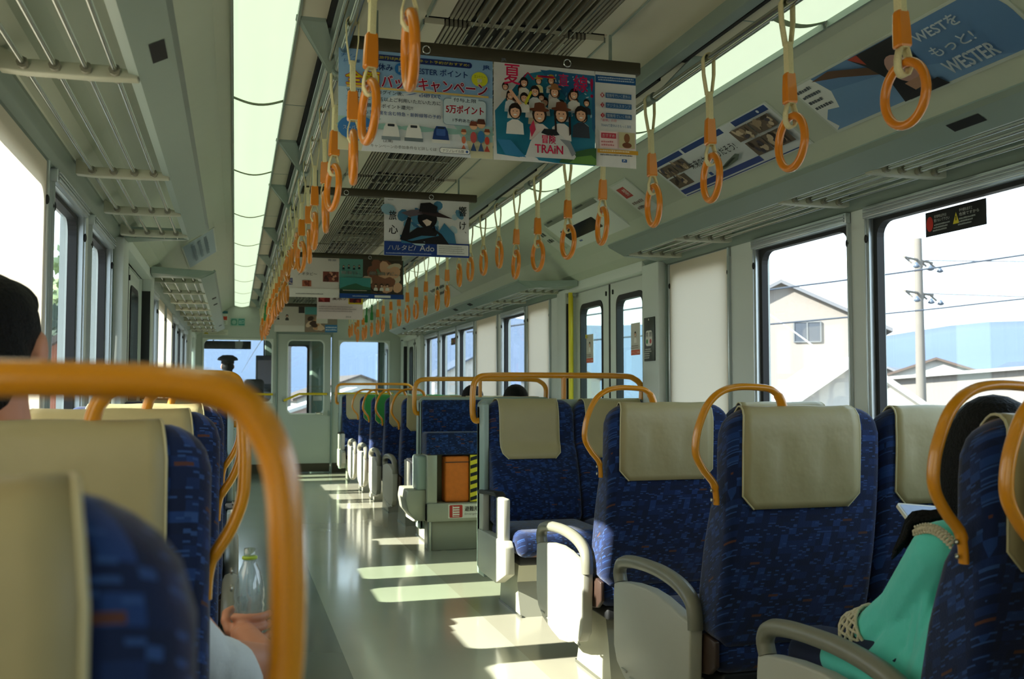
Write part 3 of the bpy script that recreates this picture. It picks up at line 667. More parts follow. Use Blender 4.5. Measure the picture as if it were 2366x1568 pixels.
def seat(name, label, cat, spans, e, a, F=1, yb=0.0, group=None, cdx=0.0, cm=None, fixed=False, hp=HP):
    """double or single seat; e = aisle edge, a = direction of the aisle, F = the way it faces"""
    o = ((spans[0][0]+spans[-1][1])/2, yb, 0); tf = (lambda p: (p[0], yb+F*p[1], p[2]))
    t = thing(name, label, cat, o, group)
    for i, (x0, x1) in enumerate(spans):
        m = MB(o, tf); backrest(m, x0, x1); m.build('backrest', t, True)
        m = MB(o, tf); xc = (x0+.22 if a < 0 else x1-.215)+cdx; cover(m, xc, seed=i*2.3+1, mt=(cm or COVER), zb=.775, zf=(.74 if not cm else .80)); c = m.build('headrest_cover', t)
        m = MB(o, tf); m.box(x0+.006, x1-.006, .10, .64, .30, .425, FAB, .045, seg=4); m.build('seat_cushion', t)
    m = MB(o, tf); m.box(min(s[0] for s in spans)+.03, max(s[1] for s in spans)-.02, .12, .56, .255, .305, BLACK, .01); pedestal(m, e, a)
    xo = spans[-1][1] if a < 0 else spans[0][0]
    if not fixed: pass
    m.build('pedestal', t, True)
    if fixed:
        m = MB(o, tf); m.prism([(.05, .165), (.04, .30), (.05, .37), (.56, .375), (.59, .35), (.595, .22), (.42, .152), (.12, .155)], 0, e+a*.0, e+a*.05, PLAS, .006)
        m.box(e+a*.006, e+a*.044, .06, .13, .36, .56, PLAS, .006); m.box(e+a*.006, e+a*.044, .40, .535, .36, .575, PLAS, .008); p = m.build('armrest', t)
        m = MB(o, tf); m.prism([(.05, .555), (.05, .575), (.38, .595), (.42, .585), (.42, .57), (.38, .575)], 0, e-a*.002, e+a*.05, BLACK, .004); m.build('armrest_pad', p)
    else: armrest(t, e, a, o, tf)
    if not fixed:
        m = MB(o, tf); handle(m, e, a, YEL, hp); h = m.build('grab_handle', t)
        for z in (.80, .826):
            m = MB(o, tf); m.lathe([(.0, -.004), (.005, -.003), (.0055, 0)], (e+a*(.0335 if z > .81 else .0335), .05, z), STEEL, 10, 0); m.build('screw', h)
        m = MB(o, tf); m.prism([(.10, .40), (.10, .33), (.14, .30), (.20, .29), (.25, .33), (.24, .38), (.17, .41)], 0, e-a*.012, e+a*.004, BROWN, .004); m.build('pivot_lever', t)
    return t
RS, LS = [(.45, .93), (.936, 1.385)], [(-1.388, -.883)]
G1, G2, G3 = 'blue double seats before the door', 'blue double seats beyond the door', 'blue single seats along the left wall'
r0 = seat('double_seat', 'blue double seat whose aisle side is taken by the person in the turquoise top', 'train seat', RS, .45, -1, 1, 1.465, G1)
def again(src, y, label, group=None):
    c = copy_tree(src); c.location.y = y; tag(c, label, None, group); return c
again(r0, 2.42, 'blue double seat directly in front of the person in the turquoise top', G1)
again(r0, 3.31, 'blue double seat second ahead of the turquoise top, with a white sunlit armrest', G1)
seat('double_seat', 'blue double seat turned to face the camera, its handle cut by the right edge', 'train seat', RS, .45, -1, -1, 1.39, G1)
f1 = again(r0, 7.87, 'blue double seat right behind the ladder partition', G2)
tag(f1, 'blue double seat in the first full row beyond the orange ladder partition')
again(r0, 8.79, 'blue double seat in the second row beyond the orange ladder partition', G2)
rg = seat('double_seat', 'blue double seat with green headrest covers, the nearer of the two green ones', 'train seat', RS, .45, -1, 1, 9.72, G2, cm=GREENV)
again(rg, 10.62, 'blue double seat with green headrest covers, the farther of the two green ones', G2)
seat('single_seat', 'blue single seat nearest the camera with the big blurred yellow handle', 'train seat', [(-1.388, -.868)], -.87, 1, 1, .50, G3, cdx=-.016, hp=HP1)
l0 = seat('single_seat', 'x', 'train seat', LS, -.883, 1, 1, 1.52, G3, cdx=-.03, hp=HP1)
tag(l0, 'blue single seat of the dark-haired passenger, second from the camera on the left', G3)
again(l0, 2.45, 'blue single seat just ahead of the dark-haired passenger on the left', G3)
again(l0, 3.38, 'blue single seat on the left before the first side door', G3)
for i, y in enumerate((7.87, 8.79, 9.72, 10.62)):
    again(l0, y, 'blue single seat by the left wall beyond the side door, %s of its row' % ('first', 'second', 'third', 'fourth')[i], G3)
# fixed seats with a partition behind them
def fixed_seat(label, spans, e, a, F, yb, group, xw, posts, rail=True):
    t = seat('partition_seat', label, 'train seat', spans, e, a, F, yb, group, fixed=True); o = tuple(t.location); tf = (lambda p: (p[0], yb+F*p[1], p[2]))
    m = MB(o, tf); x0, x1 = sorted((e+a*.03, xw))
    out = rrect(x0, x1, .12, 1.052, .035)
    m.prism(out, 1, -.05, .004, SHELL, .004); m.prism([(p[0], p[1]) for p in rrect(x0+.02, x1-.02, .14, 1.04, .03)], 1, -.085, -.05, SHELL, .004)
    m.box(e+a*.03, e+a*.0, -.05, .10, .12, 1.03, SHELL, .008); m.build('partition_panel', t, True)
    if rail:
        m = MB(o, tf); xe = xw-a*.02 if False else xw+a*.02
        P = spline([(e+a*.03, -.01, .938), (e+a*.05, -.012, .94), (e+a*.062, -.015, .97), (e+a*.064, -.015, 1.05), (e+a*.058, -.015, 1.13), (e+a*.03, -.015, 1.17), (e-a*.03, -.015, 1.182), (e-a*.2, -.015, 1.184), ((e+xe)/2, -.015, 1.184), (xe+a*.12, -.015, 1.182), (xe+a*.04, -.015, 1.165), (xe+a*.0, -.015, 1.12), (xe, -.015, 1.04)], 6)
        m.tube(P, .0165, YEL, 12, up=(0, 1, 0)); r = m.build('grab_rail', t)
        for x in posts:
            m = MB(o, tf); m.tube([(x, -.015, 1.04), (x, -.015, 1.185)], .014, YEL, 10); m.build('post', r)
    return t
fixed_seat('blue partition seat facing the camera, white sunlit armrest, beside the aisle before the door', RS, .45, -1, -1, 5.16, G1, 1.39, [.905])
pt = fixed_seat('blue partition seat facing away, with the orange ladder box in its back', RS, .45, -1, 1, 6.98, G2, 1.39, [.87])
fixed_seat('blue partition seat facing the camera against the end wall on the right', RS, .45, -1, -1, 12.62, G2, 1.39, [.9])
fixed_seat('blue single partition seat facing the camera by the left wall before the door', LS, -.883, 1, -1, 4.97, G3, -1.39, [])
fixed_seat('blue single partition seat facing away by the left wall just beyond the door', LS, -.883, 1, 1, 6.85, G3, -1.39, [])
# back of the ladder partition
o = tuple(pt.location)
m = MB(o); m.box(.425, 1.385, 6.86, 6.897, .66, 1.035, FAB, .012); m.build('back_padding', pt)
m = MB(o); m.box(.425, 1.385, 6.70, 6.92, .655, .81, FAB, .014); m.build('padded_ledge', pt)
m = MB(o); m.box(.43, .50, 6.70, 6.92, .20, .655, PED, .004); m.box(1.30, 1.385, 6.70, 6.92, .20, .655, PED, .004); m.box(.50, 1.30, 6.86, 6.92, .20, .66, mat('niche_grey', (122, 118, 96), .5), 0); m.box(.43, 1.385, 6.68, 6.90, .20, .325, PED, .004); m.box(.45, 1.37, 6.72, 6.90, 0, .20, PED, .004); m.tube([(.452, 6.715, 0), (.452, 6.715, .2)], .016, STEEL, 12); m.build('ladder_locker', pt)
m = MB(o); m.prism([(.30, .415), (.43, .415), (.43, .20), (.36, .205), (.305, .27), (.29, .35)], 1, 6.74, 7.10, PED, .008); m.box(.365, .44, 6.74, 6.93, .41, .652, SHELL, .02, seg=3); m.build('locker_side', pt)
HAZ = mat('hazard_yellow', (222, 206, 40), .5)
m = MB(o); m.box(.735, .805, 6.70, 6.715, .33, .652, HAZ)
for k in range(6):
    z = .335+.055*k; m.add([(.735, 6.6985, z), (.805, 6.6985, z+.02), (.805, 6.6985, z+.045), (.735, 6.6985, z+.025)], [(0, 1, 2, 3)], BLACK)
A = Art(m, lambda u, v, h: (.81+u, 6.70-h, .33+v)); m.box(.81, .90, 6.7, 6.715, .33, .652, PED); A.rect(.005, .18, .04, .29, 'C8352C'); A.text('避難', .008, .2, .03, .07, 'FFFFFF', .02); m.build('hazard_panel', pt)
m = MB(o); sg = Art(m, lambda u, v, h: (.575+u, 6.678-h, .222+v)); m.box(.575, .98, 6.678, 6.681, .222, .316, pm('E6E2D4'))
sg.rr(.008, .004, .10, .09, .008, 'C03A30'); sg.rr(.030, .010, .078, .084, .004, 'F0EBDD')
for k in range(5): sg.rect(.030, .014+.016*k, .078, .020+.016*k, 'C03A30')
sg.rect(.030, .01, .034, .084, 'F0EBDD'); sg.text('避難用はしご', .115, .045, .20, .035, '4A443A', .01); sg.text('Emergency ladder', .115, .018, .19, .016, '8A8478'); m.build('ladder_sign', pt)
lt = thing('escape_ladder_bag', 'orange bag of the escape ladder stowed in the partition niche', 'bag', (.65, 6.79, .325))
m = MB((.65, 6.79, .325)); m.box(.562, .733, 6.72, 6.858, .326, .645, mat('orange_canvas', (214, 112, 28), .7, noise=.15, scale=30, bump=.4, bscale=60), .014, seg=3); m.build('bag_body', lt)
m = MB((.65, 6.79, .325)); m.box(.558, .737, 6.716, 6.72, .60, .606, BROWN); m.build('flap_edge', lt)
# ================================================================ things on the walls
o = (1.345, 5.0, 1.26)
t = thing('door_button_plate', 'dark plate with white door buttons on the pillar beside the right door', 'button plate', o)
mp = lambda u, v, h: (1.345-.004-h, 5.05-u, 1.265+v)
m = MB(o); m.box(1.338, 1.345, 4.92, 5.06, 1.262, 1.503, mat('plate_grey', (66, 74, 70), .4, .3), .002); m.build('plate', t)
m = MB(o); A = Art(m, lambda u, v, h: (1.338-h, 5.055-u, 1.265+v)); A.rr(.02, .08, .11, .165, .02, 'E8E6DC'); A.ell(.04, .105, .013, .013, '3E8A5A'); A.ell(.088, .105, .013, .013, 'C85A58'); A.text('開', .025, .13, .03, .025, '3A3A36'); A.text('閉', .075, .13, .03, .025, '3A3A36'); m.build('button', t); m = MB(o); A.mb = m; A.ell(.065, .225, .006, .006, 'E8E6DC'); m.build('indicator', t); m = MB(o); A.mb = m; A.lines(.015, .008, .10, .06, 5, 'C8CCC0', 4); m.build('lettering', t)
# yellow pole beside each door
for sd, nm in ((1, 'right'), (-1, 'left')):
    if sd < 0: continue
    o = (sd*1.365, 6.375, 0); t = thing('grab_pole', 'yellow upright grab pole at the far edge of the %s side door' % nm, 'pole', o)
    m = MB(o); m.tube([(sd*1.365, 6.375, .55), (sd*1.365, 6.375, 1.775)], .017, mat('yellow_pole', (222, 204, 24), .3, noise=.03), 12); m.build('pole', t)
    for z in (.56, 1.76):
        m = MB(o); m.box(sd*1.36, sd*1.405, 6.36, 6.45, z-.015, z+.015, STEEL, .004); m.build('mount', t)
# posters on the door glass
for k, (y0, z0, w) in enumerate(((5.32, 1.31, .135), (6.10, 1.285, .13))):
    o = (1.424, y0, z0)
    m = MB(o); m.box(1.4255, 1.427, y0, y0+w, z0, z0+.19, pm('C9C4BC'))
    A = Art(m, lambda u, v, h: (1.4255-h, y0+w-u, z0+v)); A.rect(0, 0, w, .03, 'D0583C'); A.text('ドアにご注意', .01, .008, w-.02, .014, 'F4E4D8'); A.person(w*.5, .12, .032, '2A2422', 'E0B89C', 'E6E0D8'); A.lines(.01, .035, w-.02, .025, 2, '8A7A70', k)
    if k: A.rect(0, .165, .03, .19, 'C8B43C')
    tag(m.build('door_sticker'), 'grey sticker with a red foot on the %s pane of the right door' % ('nearer' if k == 0 else 'farther'), 'sticker', 'stickers on the door glass')
# warning sticker on the big right window
o = (1.441, 2.66, 1.62); m = MB(o); y1, z1 = 2.80, 1.60
m.box(1.4405, 1.4418, 2.573, 2.858, 1.628, 1.712, pm('16181A'))
A = Art(m, lambda u, v, h: (1.4405-h, 2.858-u, 1.628+v)); A.ell(.022, .042, .017, .026, 'C03028'); A.poly([(.135, .024), (.165, .024), (.15, .062)], 'D8C832'); A.rect(.148, .034, .152, .05, '16181A')
A.text('非常時以外は', .045, .058, .06, .011, 'C8CCC8'); A.text('開けないで下さい', .045, .044, .075, .011, 'C8CCC8'); A.lines(.045, .01, .08, .03, 3, '9AA09C', 2); A.text('手や顔を出すと', .175, .058, .06, .011, 'C8CCC8'); A.text('危険ですから', .175, .044, .09, .011, 'C8CCC8'); A.lines(.175, .01, .085, .03, 3, '9AA09C', 5)
tag(m.build('window_warning_sticker'), 'black warning sticker with red dot and yellow triangle on the right window', 'sticker')
m = MB((1.4, 10.6, 1.6)); m.box(1.4405, 1.4418, 10.35, 10.62, 1.60, 1.675, pm('2A201C')); A = Art(m, lambda u, v, h: (1.4405-h, 10.62-u, 1.60+v)); A.rect(.03, .02, .10, .055, '9A8030'); A.rect(.14, .02, .24, .055, '8A3A28'); tag(m.build('window_warning_sticker'), 'small dark brown sticker high on a far right window', 'sticker')
# end wall signs
def wsign(x0, x1, z0, z1, base, label, cat='sign', draw=None, name='sign_plate'):
    o = ((x0+x1)/2, YE, z0); m = MB(o); m.box(x0, x1, YE-.006, YE, z0, z1, pm(base)); A = Art(m, lambda u, v, h: (x0+u, YE-.006-h, z0+v))
    if draw: draw(A, x1-x0, z1-z0)
    return tag(m.build(name), label, cat)
wsign(-1.27, -.95, 1.832, 1.902, 'C8CAB8', 'pale notice with yellow warning triangle above the driver window', draw=lambda A, w, h: (A.poly([(.015, .012), (.075, .012), (.045, .062)], 'B4A428'), A.rect(.042, .025, .048, .046, '2A2A20'), A.lines(.09, .01, w-.1, h-.02, 3, 'A8AA98', 3)))
wsign(-1.05, -.955, 1.97, 2.15, 'C6CEC0', 'small notice with blue head and red block on the end wall', draw=lambda A, w, h: (A.rect(.0, .145, w, h, '3C6E76'), A.rect(.012, .06, w-.008, .11, 'B8402C'), A.lines(.01, .01, w-.02, .04, 2, '8A9288', 4)))
wsign(-.92, -.735, 1.955, 2.06, '8FB0A0', 'green pictogram sign on the end wall over the driver window', draw=lambda A, w, h: (A.rr(.005, .01, .085, .095, .02, '4E8C7A'), A.rr(.10, .01, .18, .095, .01, '3E8A7E'), A.ell(.045, .05, .028, .028, '8FB0A0'), A.text('出口', .108, .03, .064, .05, 'CFE0D4')))
def grail(label, pts, o):
    t = thing('grab_bar', label, 'bar', o); m = MB(o); m.tube(spline(pts, 4), .016, mat('yellow_bar', (214, 184, 18), .35, noise=.03), 10); m.build('bar', t)
    for p in (pts[0], pts[-1]): m = MB(o); m.tube([p, (p[0], YE, p[2])], .014, STEEL, 8); m.build('mount', t)
grail('yellow grab bar across the driver window', [(-1.24, YE-.05, 1.05), (-.8, YE-.05, 1.05), (-.365, YE-.05, 1.05)], (-.8, YE, 1.05))
grail('bent yellow grab bar across the cab door', [(-.225, YE-.055, .965), (-.04, YE-.055, 1.048), (0, YE-.055, 1.055), (.345, YE-.055, 1.055)], (.05, YE, 1.05))
grail('yellow grab bar across the far right end window', [(.44, YE-.05, 1.06), (.8, YE-.05, 1.06), (1.24, YE-.05, 1.06)], (.8, YE, 1.05))
# ================================================================ hanging posters
def poster(x0, x1, y, label, base, draw, curl=0.0, z0=1.819, z1=2.128):
    o = ((x0+x1)/2, y, z0); w, h = x1-x0, z1-z0
    bend = lambda u, v: curl*math.sin(PI*u/w)*(1-v/h)
    m = MB(o); n = 12
    m.sheet([[(x0+w*i/n, y-.004-bend(w*i/n, h*j/4), z0+h*j/4) for i in range(n+1)] for j in range(5)], pm(base), True, -.0012)
    A = Art(m, lambda u, v, hh: (x0+u, y-.0045-hh-bend(u, v), z0+v)); draw(A, w, h)
    return tag(m.build('hanging_poster'), label, 'poster', 'posters hanging across the aisle')
def art_campaign(A, w, h):
    A.rect(0, 0, w, h, '8DB4DA'); A.rect(0, 0, w, h*.62, 'B4CFE4'); A.rect(0, 0, w, h*.25, 'D8D4B0'); A.rect(0, h*.17, w, h*.33, 'A9CFCB')
    for k in range(5): A.ell(w*(.1+.2*k), h*.25, w*.11, h*.03, '9CC8C0')
    A.rr(w*.17, h*.905, w*.86, h*.965, .009, '1E2F66'); A.text('夏の旅行はJR西日本のネット予約がおすすめ!', w*.19, h*.917, w*.65, h*.034, 'E8D83A', .02)
    A.text('JR', w*.93, h*.90, w*.05, h*.05, '2A4A9A', .03); A.text('ナツノ', w*.01, h*.91, w*.10, h*.035, '2A68B0', .01, slant=.3); A.text('レイル旅', w*.03, h*.86, w*.10, h*.035, '2A68B0', .01, slant=.3)
    A.text('夏休み', w*.20, h*.805, w*.14, h*.07, '22438A', .02); A.ell(w*.395, h*.835, w*.042, h*.062, '2470B8'); A.text('P', w*.378, h*.805, w*.034, h*.06, 'FFFFFF', .02)
    A.text('WESTER ポイント', w*.45, h*.80, w*.38, h*.07, '22438A', .02)
    A.ell(w*.91, h*.80, w*.055, h*.075, 'D6D832'); A.text('エントリー', w*.873, h*.815, w*.075, h*.025, '3A5A28'); A.text('要', w*.893, h*.765, w*.034, h*.04, 'FFFFFF', .02)
    A.rect(w*.05, h*.615, w*.97, h*.635, 'E0C070'); A.text('全額', w*.045, h*.64, w*.21, h*.145, 'E6D420', .03, 'C02838', .05); A.text('バックキャンペーン', w*.27, h*.63, w*.69, h*.13, 'C81E48', .02, 'F8E8EE', .045)
    for k, (t_, tw) in enumerate((('WESTER IDでログイン後、', .36), ('大人・こども1名以上ご利用いただいた方に', .60), ('抽選で総額50万ポイント還元!!', .42), ('●何度でも 指定席を含む特急・新幹線等の予約', .60))):
        A.text(t_, w*.05, h*(.565-.068*k), w*tw, h*.04, '26324E' if k < 3 else '1E50A0', .012)
    A.poly([(w*.42, h*.575), (w*.48, h*.60), (w*.50, h*.60), (w*.45, h*.58)], '2A58A8'); A.text('e5489 EXで', w*.51, h*.565, w*.14, h*.04, '2A58A8', .015)
    A.rr(w*.665, h*.31, w*.955, h*.58, .012, '8AA8B8'); A.rr(w*.67, h*.315, w*.95, h*.575, .011, 'CFE0E8'); A.rect(w*.72, h*.55, w*.90, h*.60, 'CFE0E8'); A.text('付与上限', w*.735, h*.55, w*.15, h*.038, '2A3A5A', .015)
    A.text('5万ポイント', w*.685, h*.43, w*.25, h*.085, 'D0203C', .03); A.text('1予約あたり', w*.73, h*.345, w*.14, h*.035, '2A3A5A', .01)
    A.ell(w*.115, h*.215, w*.12, h*.125, '3A78B8'); A.text('夏休み', w*.07, h*.265, w*.085, h*.035, 'F0F4F8', .01); A.text('スーパー 1000', w*.03, h*.195, w*.16, h*.04, 'F0F4F8', .015); A.text('リーダー', w*.06, h*.13, w*.11, h*.035, 'F0F4F8', .01)
    for k, (x, c) in enumerate(((.33, 'E4E4E2'), (.475, 'EAEAE8'), (.65, '24407E'))):
        A.poly([(w*(x-.055), h*.15), (w*(x-.045), h*.24), (w*(x-.03), h*.285), (w*(x+.03), h*.285), (w*(x+.045), h*.24), (w*(x+.055), h*.15)], c); A.rr(w*(x-.022), h*.25, w*(x+.022), h*.275, .002, '2A3038'); A.rect(w*(x-.06), h*.115, w*(x+.06), h*.15, ['8A98A0', '6A7880', 'E4E4E0'][k])
        if k == 2: A.rr(w*(x-.03), h*.19, w*(x+.03), h*.26, .004, '3E62A8')
    A.text('(上限)', w*.28, h*.085, w*.06, h*.03, '3A3A3A', .02)
    for k, (x, s_) in enumerate(((.80, .020), (.865, .030), (.915, .033), (.955, .022))):
        y = .10+s_*1.5; A.poly([(w*(x-.02), h*.06), (w*x, h*.06+s_*.9), (w*(x+.02), h*.06)], ['C86A50', '38507A', '46608A', 'B84838'][k]); A.ell(w*x, h*.10+s_*1.0, s_*.35, s_*.6, ['D8785A', 'C85A5A', '3A7AB0', 'C84A3A'][k], 10); A.ell(w*x, h*.10+s_*2.2, s_*.42, s_*.42, 'E8B890', 10); A.poly([(w*x-s_*.45, h*.10+s_*2.2), (w*x-s_*.3, h*.10+s_*2.68), (w*x+s_*.3, h*.10+s_*2.68), (w*x+s_*.45, h*.10+s_*2.2)], ['A0583A', '7A4030', '5A3428', '8A4A30'][k])
    A.text('キャンペーンの参加条件など詳しくは', w*.20, h*.028, w*.42, h*.034, '4A4A48'); A.rr(w*.64, h*.015, w*.84, h*.072, .006, '5A6A78'); A.rr(w*.643, h*.019, w*.837, h*.068, .006, 'F4F4F0'); A.text('ナツノレイル旅', w*.66, h*.027, w*.14, h*.032, '3A3A3A'); A.ell(w*.82, h*.043, w*.009, h*.014, '3A5A9A', 8)
def art_train(A, w, h):
    A.rect(0, 0, w, h, 'E8E8E6'); A.poly([(w*.03, h*.06), (w*.01, h*.5), (w*.1, h*.62), (w*.3, h*.9), (w*.55, h*.97), (w, h*.93), (w, 0), (w*.6, 0)], '2E88A8'); A.poly([(w*.45, h*.96), (w, h*.95), (w, h*.35), (w*.8, h*.6)], '2A6E9E')
    rnd = random.Random(3)
    for k in range(46): A.ell(w*rnd.uniform(.5, .98), h*rnd.uniform(.5, .93), w*rnd.uniform(.006, .022), h*rnd.uniform(.003, .012), rnd.choice(['CFE6EE', '9CCADC', '5AA6C4']), 7, rnd.uniform(0, 3))
    A.poly([(w*.62, 0), (w*.66, h*.06), (w*.78, h*.12), (w*.9, h*.16), (w, h*.18), (w, 0)], '3E6A3C'); A.poly([(w*.72, 0), (w*.8, h*.07), (w*.95, h*.1), (w, h*.06), (w, 0)], '6A9A48')
    A.poly([(w*.02, h*.2), (w*.1, h*.05), (w*.3, h*.03), (w*.15, h*.2)], '3E8ABC')
    ppl = [(.26, .77, .030, None, 'E6E0D0'), (.40, .80, .024, 'C89A3A', 'E8D8A0'), (.52, .81, .026, 'C8A030', 'C8C8C0'), (.36, .68, .034, None, 'D8DCDC'), (.55, .69, .036, '9A6A40', 'D0CCC4'), (.74, .68, .034, None, 'E8E4DC'), (.12, .62, .028, None, 'CFD4D8'), (.25, .60, .030, None, 'E4E0D8'), (.86, .60, .024, None, '2A3038'), (.16, .45, .046, None, 'E6E4E0'), (.80, .47, .048, None, '343A46'), (.39, .43, .052, '6A3A26', 'E8DCD8'), (.60, .45, .054, '6A3A26', 'E4DEDC')]
    for j in range(16): A.person(w*(.10+.80*((j*.618) % 1)), h*(.74-.034*(j % 9)), .024+.004*(j % 3), ['241A16', '3A2A20'][j % 2], 'E8B494', ['E8E4DC', 'C8D4DC', 'D8C8A8', 'B8C8D0', 'E4D8D0'][j % 5])
    for x, y, k, hat, top in ppl: A.person(w*x, h*y, k, '241A16', 'E8B494', top, hat)
    A.poly([(w*.29, h*.3), (w*.33, h*.38), (w*.35, h*.28), (w*.31, h*.2)], 'C83A5A')
    for x in (.53, .67): A.poly([(w*x, h*.44), (w*(x+.02), h*.44), (w*(x+.025), h*.26), (w*(x+.005), h*.24)], '2A1C18')
    A.poly([(w*.09, h*.66), (w*.12, h*.67), (w*.22, h*.53), (w*.19, h*.52)], 'E2AE8E'); A.poly([(w*.26, h*.52), (w*.32, h*.66), (w*.30, h*.67), (w*.24, h*.54)], 'C8C030')
    A.poly([(w*.25, 0), (w*.3, h*.16), (w*.40, h*.27), (w*.55, h*.28), (w*.66, h*.18), (w*.74, h*.03), (w*.72, 0)], 'D4D4D4'); A.poly([(w*.40, h*.25), (w*.43, h*.295), (w*.54, h*.295), (w*.58, h*.24), (w*.49, h*.22)], '23262C'); A.poly([(w*.58, h*.2), (w*.68, h*.19), (w*.74, h*.06), (w*.70, h*.03), (w*.66, h*.12)], '8A9098')
    A.text('冒険', w*.41, h*.145, w*.13, h*.085, 'E03060', .03, 'F4F0F0', .03); A.text('TRAiN', w*.34, h*.045, w*.27, h*.085, 'E02858', .03, 'F4F0F0', .02)
    A.text('夏', w*.05, h*.72, w*.15, h*.20, 'E0285A', .02); A.text('へ', w*.235, h*.78, w*.10, h*.075, 'E0285A', .02); A.text('一', w*.37, h*.815, w*.16, h*.02, 'E0285A', .02); A.text('直', w*.57, h*.75, w*.10, h*.12, 'DC2A62', .015); A.text('線', w*.72, h*.70, w*.14, h*.17, 'DC2A62', .02); A.text('!', w*.885, h*.65, w*.03, h*.20, 'DC2A62', .02)
    A.text('JR', w*.02, h*.94, w*.05, h*.035, '8A98A8', .02)
def art_guide(A, w, h):
    A.rect(0, 0, w, h, 'EBEAE8'); A.rect(0, h*.885, w, h*.965, '1E5A96'); A.lines(w*.06, h*.895, w*.88, h*.06, 2, 'BCD0E4', 2)
    for k, y in enumerate((.745, .64, .53)):
        A.poly([(w*.09, h*y), (w*.14, h*(y+.028)), (w*.19, h*y), (w*.14, h*(y-.028))], 'C02A3C'); A.text('%d' % (k+1), w*.125, h*(y-.012), w*.03, h*.024, 'FFFFFF'); A.rect(w*.22, h*(y-.028), w*.86, h*(y+.028), '3A6A9C'); A.text(('冒険号でいく夏休み', 'デジタルスタンプ', '冒険号でいく特典')[k], w*.25, h*(y-.018), w*.58, h*.036, 'E4ECF4', .01)
    A.text('「冒険」の旅', w*.10, h*.465, w*.38, h*.03, 'C83A5A'); A.text('TRAiNで夏休みをもっと満喫', w*.10, h*.41, w*.74, h*.032, '3A6A9C')
    A.rr(w*.07, h*.19, w*.94, h*.365, .003, 'F2D8D8'); A.rect(w*.10, h*.29, w*.46, h*.345, 'C83A50'); A.text('おすすめ', w*.13, h*.30, w*.30, h*.034, 'F8E4E4', .01); A.lines(w*.10, h*.20, w*.36, h*.07, 2, 'C87A80', 3); A.rect(w*.52, h*.195, w*.92, h*.36, 'C8BE96'); A.ell(w*.72, h*.30, w*.075, h*.05, '8A5A3A', 12); A.ell(w*.72, h*.225, w*.12, h*.03, '7A4A30', 12)
    A.rect(0, h*.13, w, h*.172, 'D8A030'); A.lines(w*.06, h*.137, w*.88, h*.03, 1, 'F4E4C0', 4); A.lines(w*.06, h*.095, w*.84, h*.025, 1, '4A5A6A', 5); A.rr(w*.56, h*.035, w*.69, h*.068, .002, '2A5A9A'); A.text('JR', w*.59, h*.042, w*.06, h*.02, 'FFFFFF')
def art_hat(A, w, h):
    A.rect(0, 0, w, h, 'E8E8E8'); rnd = random.Random(5)
    for k in range(34): A.ell(w*rnd.gauss(.52, .13), h*rnd.gauss(.63, .15), w*rnd.uniform(.03, .10), h*rnd.uniform(.03, .10), rnd.choice(['4A86AA', '6AA0BE', '38709A', '9CC2D4', 'B4D0DC']), 9, rnd.uniform(0, 3))
    A.poly([(w*.18, h*.36), (w*.2, h*.22), (w*.85, h*.2), (w*.82, h*.42), (w*.7, h*.6), (w*.6, h*.36)], '3E7CA0')
    A.poly([(w*.18, h*.28), (w*.27, h*.68), (w*.31, h*.66), (w*.29, h*.40), (w*.38, h*.50), (w*.55, h*.52), (w*.67, h*.40), (w*.76, h*.22), (w*.33, h*.22)], '1C1A1E')
    A.ell(w*.50, h*.66, w*.115, h*.17, '17151A'); A.poly([(w*.19, h*.745), (w*.30, h*.80), (w*.42, h*.82), (w*.45, h*.74), (w*.30, h*.68)], '6A6068'); A.poly([(w*.38, h*.76), (w*.60, h*.80), (w*.80, h*.68), (w*.62, h*.70)], '3A2A2C'); A.poly([(w*.40, h*.78), (w*.42, h*.93), (w*.53, h*.95), (w*.62, h*.88), (w*.61, h*.76)], '1E1C20')
    A.poly([(w*.44, h*.62), (w*.50, h*.66), (w*.555, h*.62), (w*.53, h*.55), (w*.49, h*.53)], 'E8D4C4'); A.poly([(w*.46, h*.68), (w*.55, h*.72), (w*.60, h*.45), (w*.57, h*.40), (w*.57, h*.60)], '121014')
    A.rect(0, 0, w, h*.245, '20408A'); A.text('ハルタビ/', w*.04, h*.09, w*.32, h*.095, 'F0F0F4', .01, slant=.12); A.text('Ado', w*.41, h*.09, w*.17, h*.10, 'F0F0F4', .02); A.lines(w*.02, h*.02, w*.55, h*.035, 1, 'A8B4D0', 6)
    A.rect(w*.61, h*.03, w*.985, h*.215, 'E8E8E6'); A.lines(w*.63, h*.045, w*.33, h*.15, 4, 'B8B8B4', 7)
    A.text('旅', w*.045, h*.60, w*.085, h*.16, '17171A', .02); A.text('心', w*.045, h*.36, w*.10, h*.15, '17171A', .02); A.text('響', w*.86, h*.72, w*.09, h*.17, '17171A', .02); A.text('け', w*.87, h*.48, w*.075, h*.14, '17171A', .02); A.text('、', w*.93, h*.42, w*.02, h*.03, '17171A', .02); A.lines(w*.03, h*.93, w*.08, h*.03, 1, '9A9AA0', 8)
def art_pink(A, w, h):
    A.rect(0, 0, w, h, 'E6DCD8'); A.text('アオタビ〜', w*.22, h*.55, w*.36, h*.075, '6A5A58', .01); A.collage(w*.69, h*.40, w*.99, h*.66, ['8A4A40', 'C87A5A', '4A2A26', 'D89A80', '6A3A34'], 12, 2); A.collage(w*.02, h*.30, w*.12, h*.47, ['5A5A8A', '8A8AB0', 'C0A8A0'], 6, 4); A.collage(w*.30, h*.27, w*.47, h*.42, ['B86A50', '7A3A30', 'E0B090'], 8, 6); A.rect(0, 0, w, h*.22, 'EEE8E4'); A.lines(w*.18, h*.06, w*.6, h*.05, 1, '8A8488', 9); A.text('青旅', w*.78, h*.92, w*.16, h*.05, '7A80A0', .01)
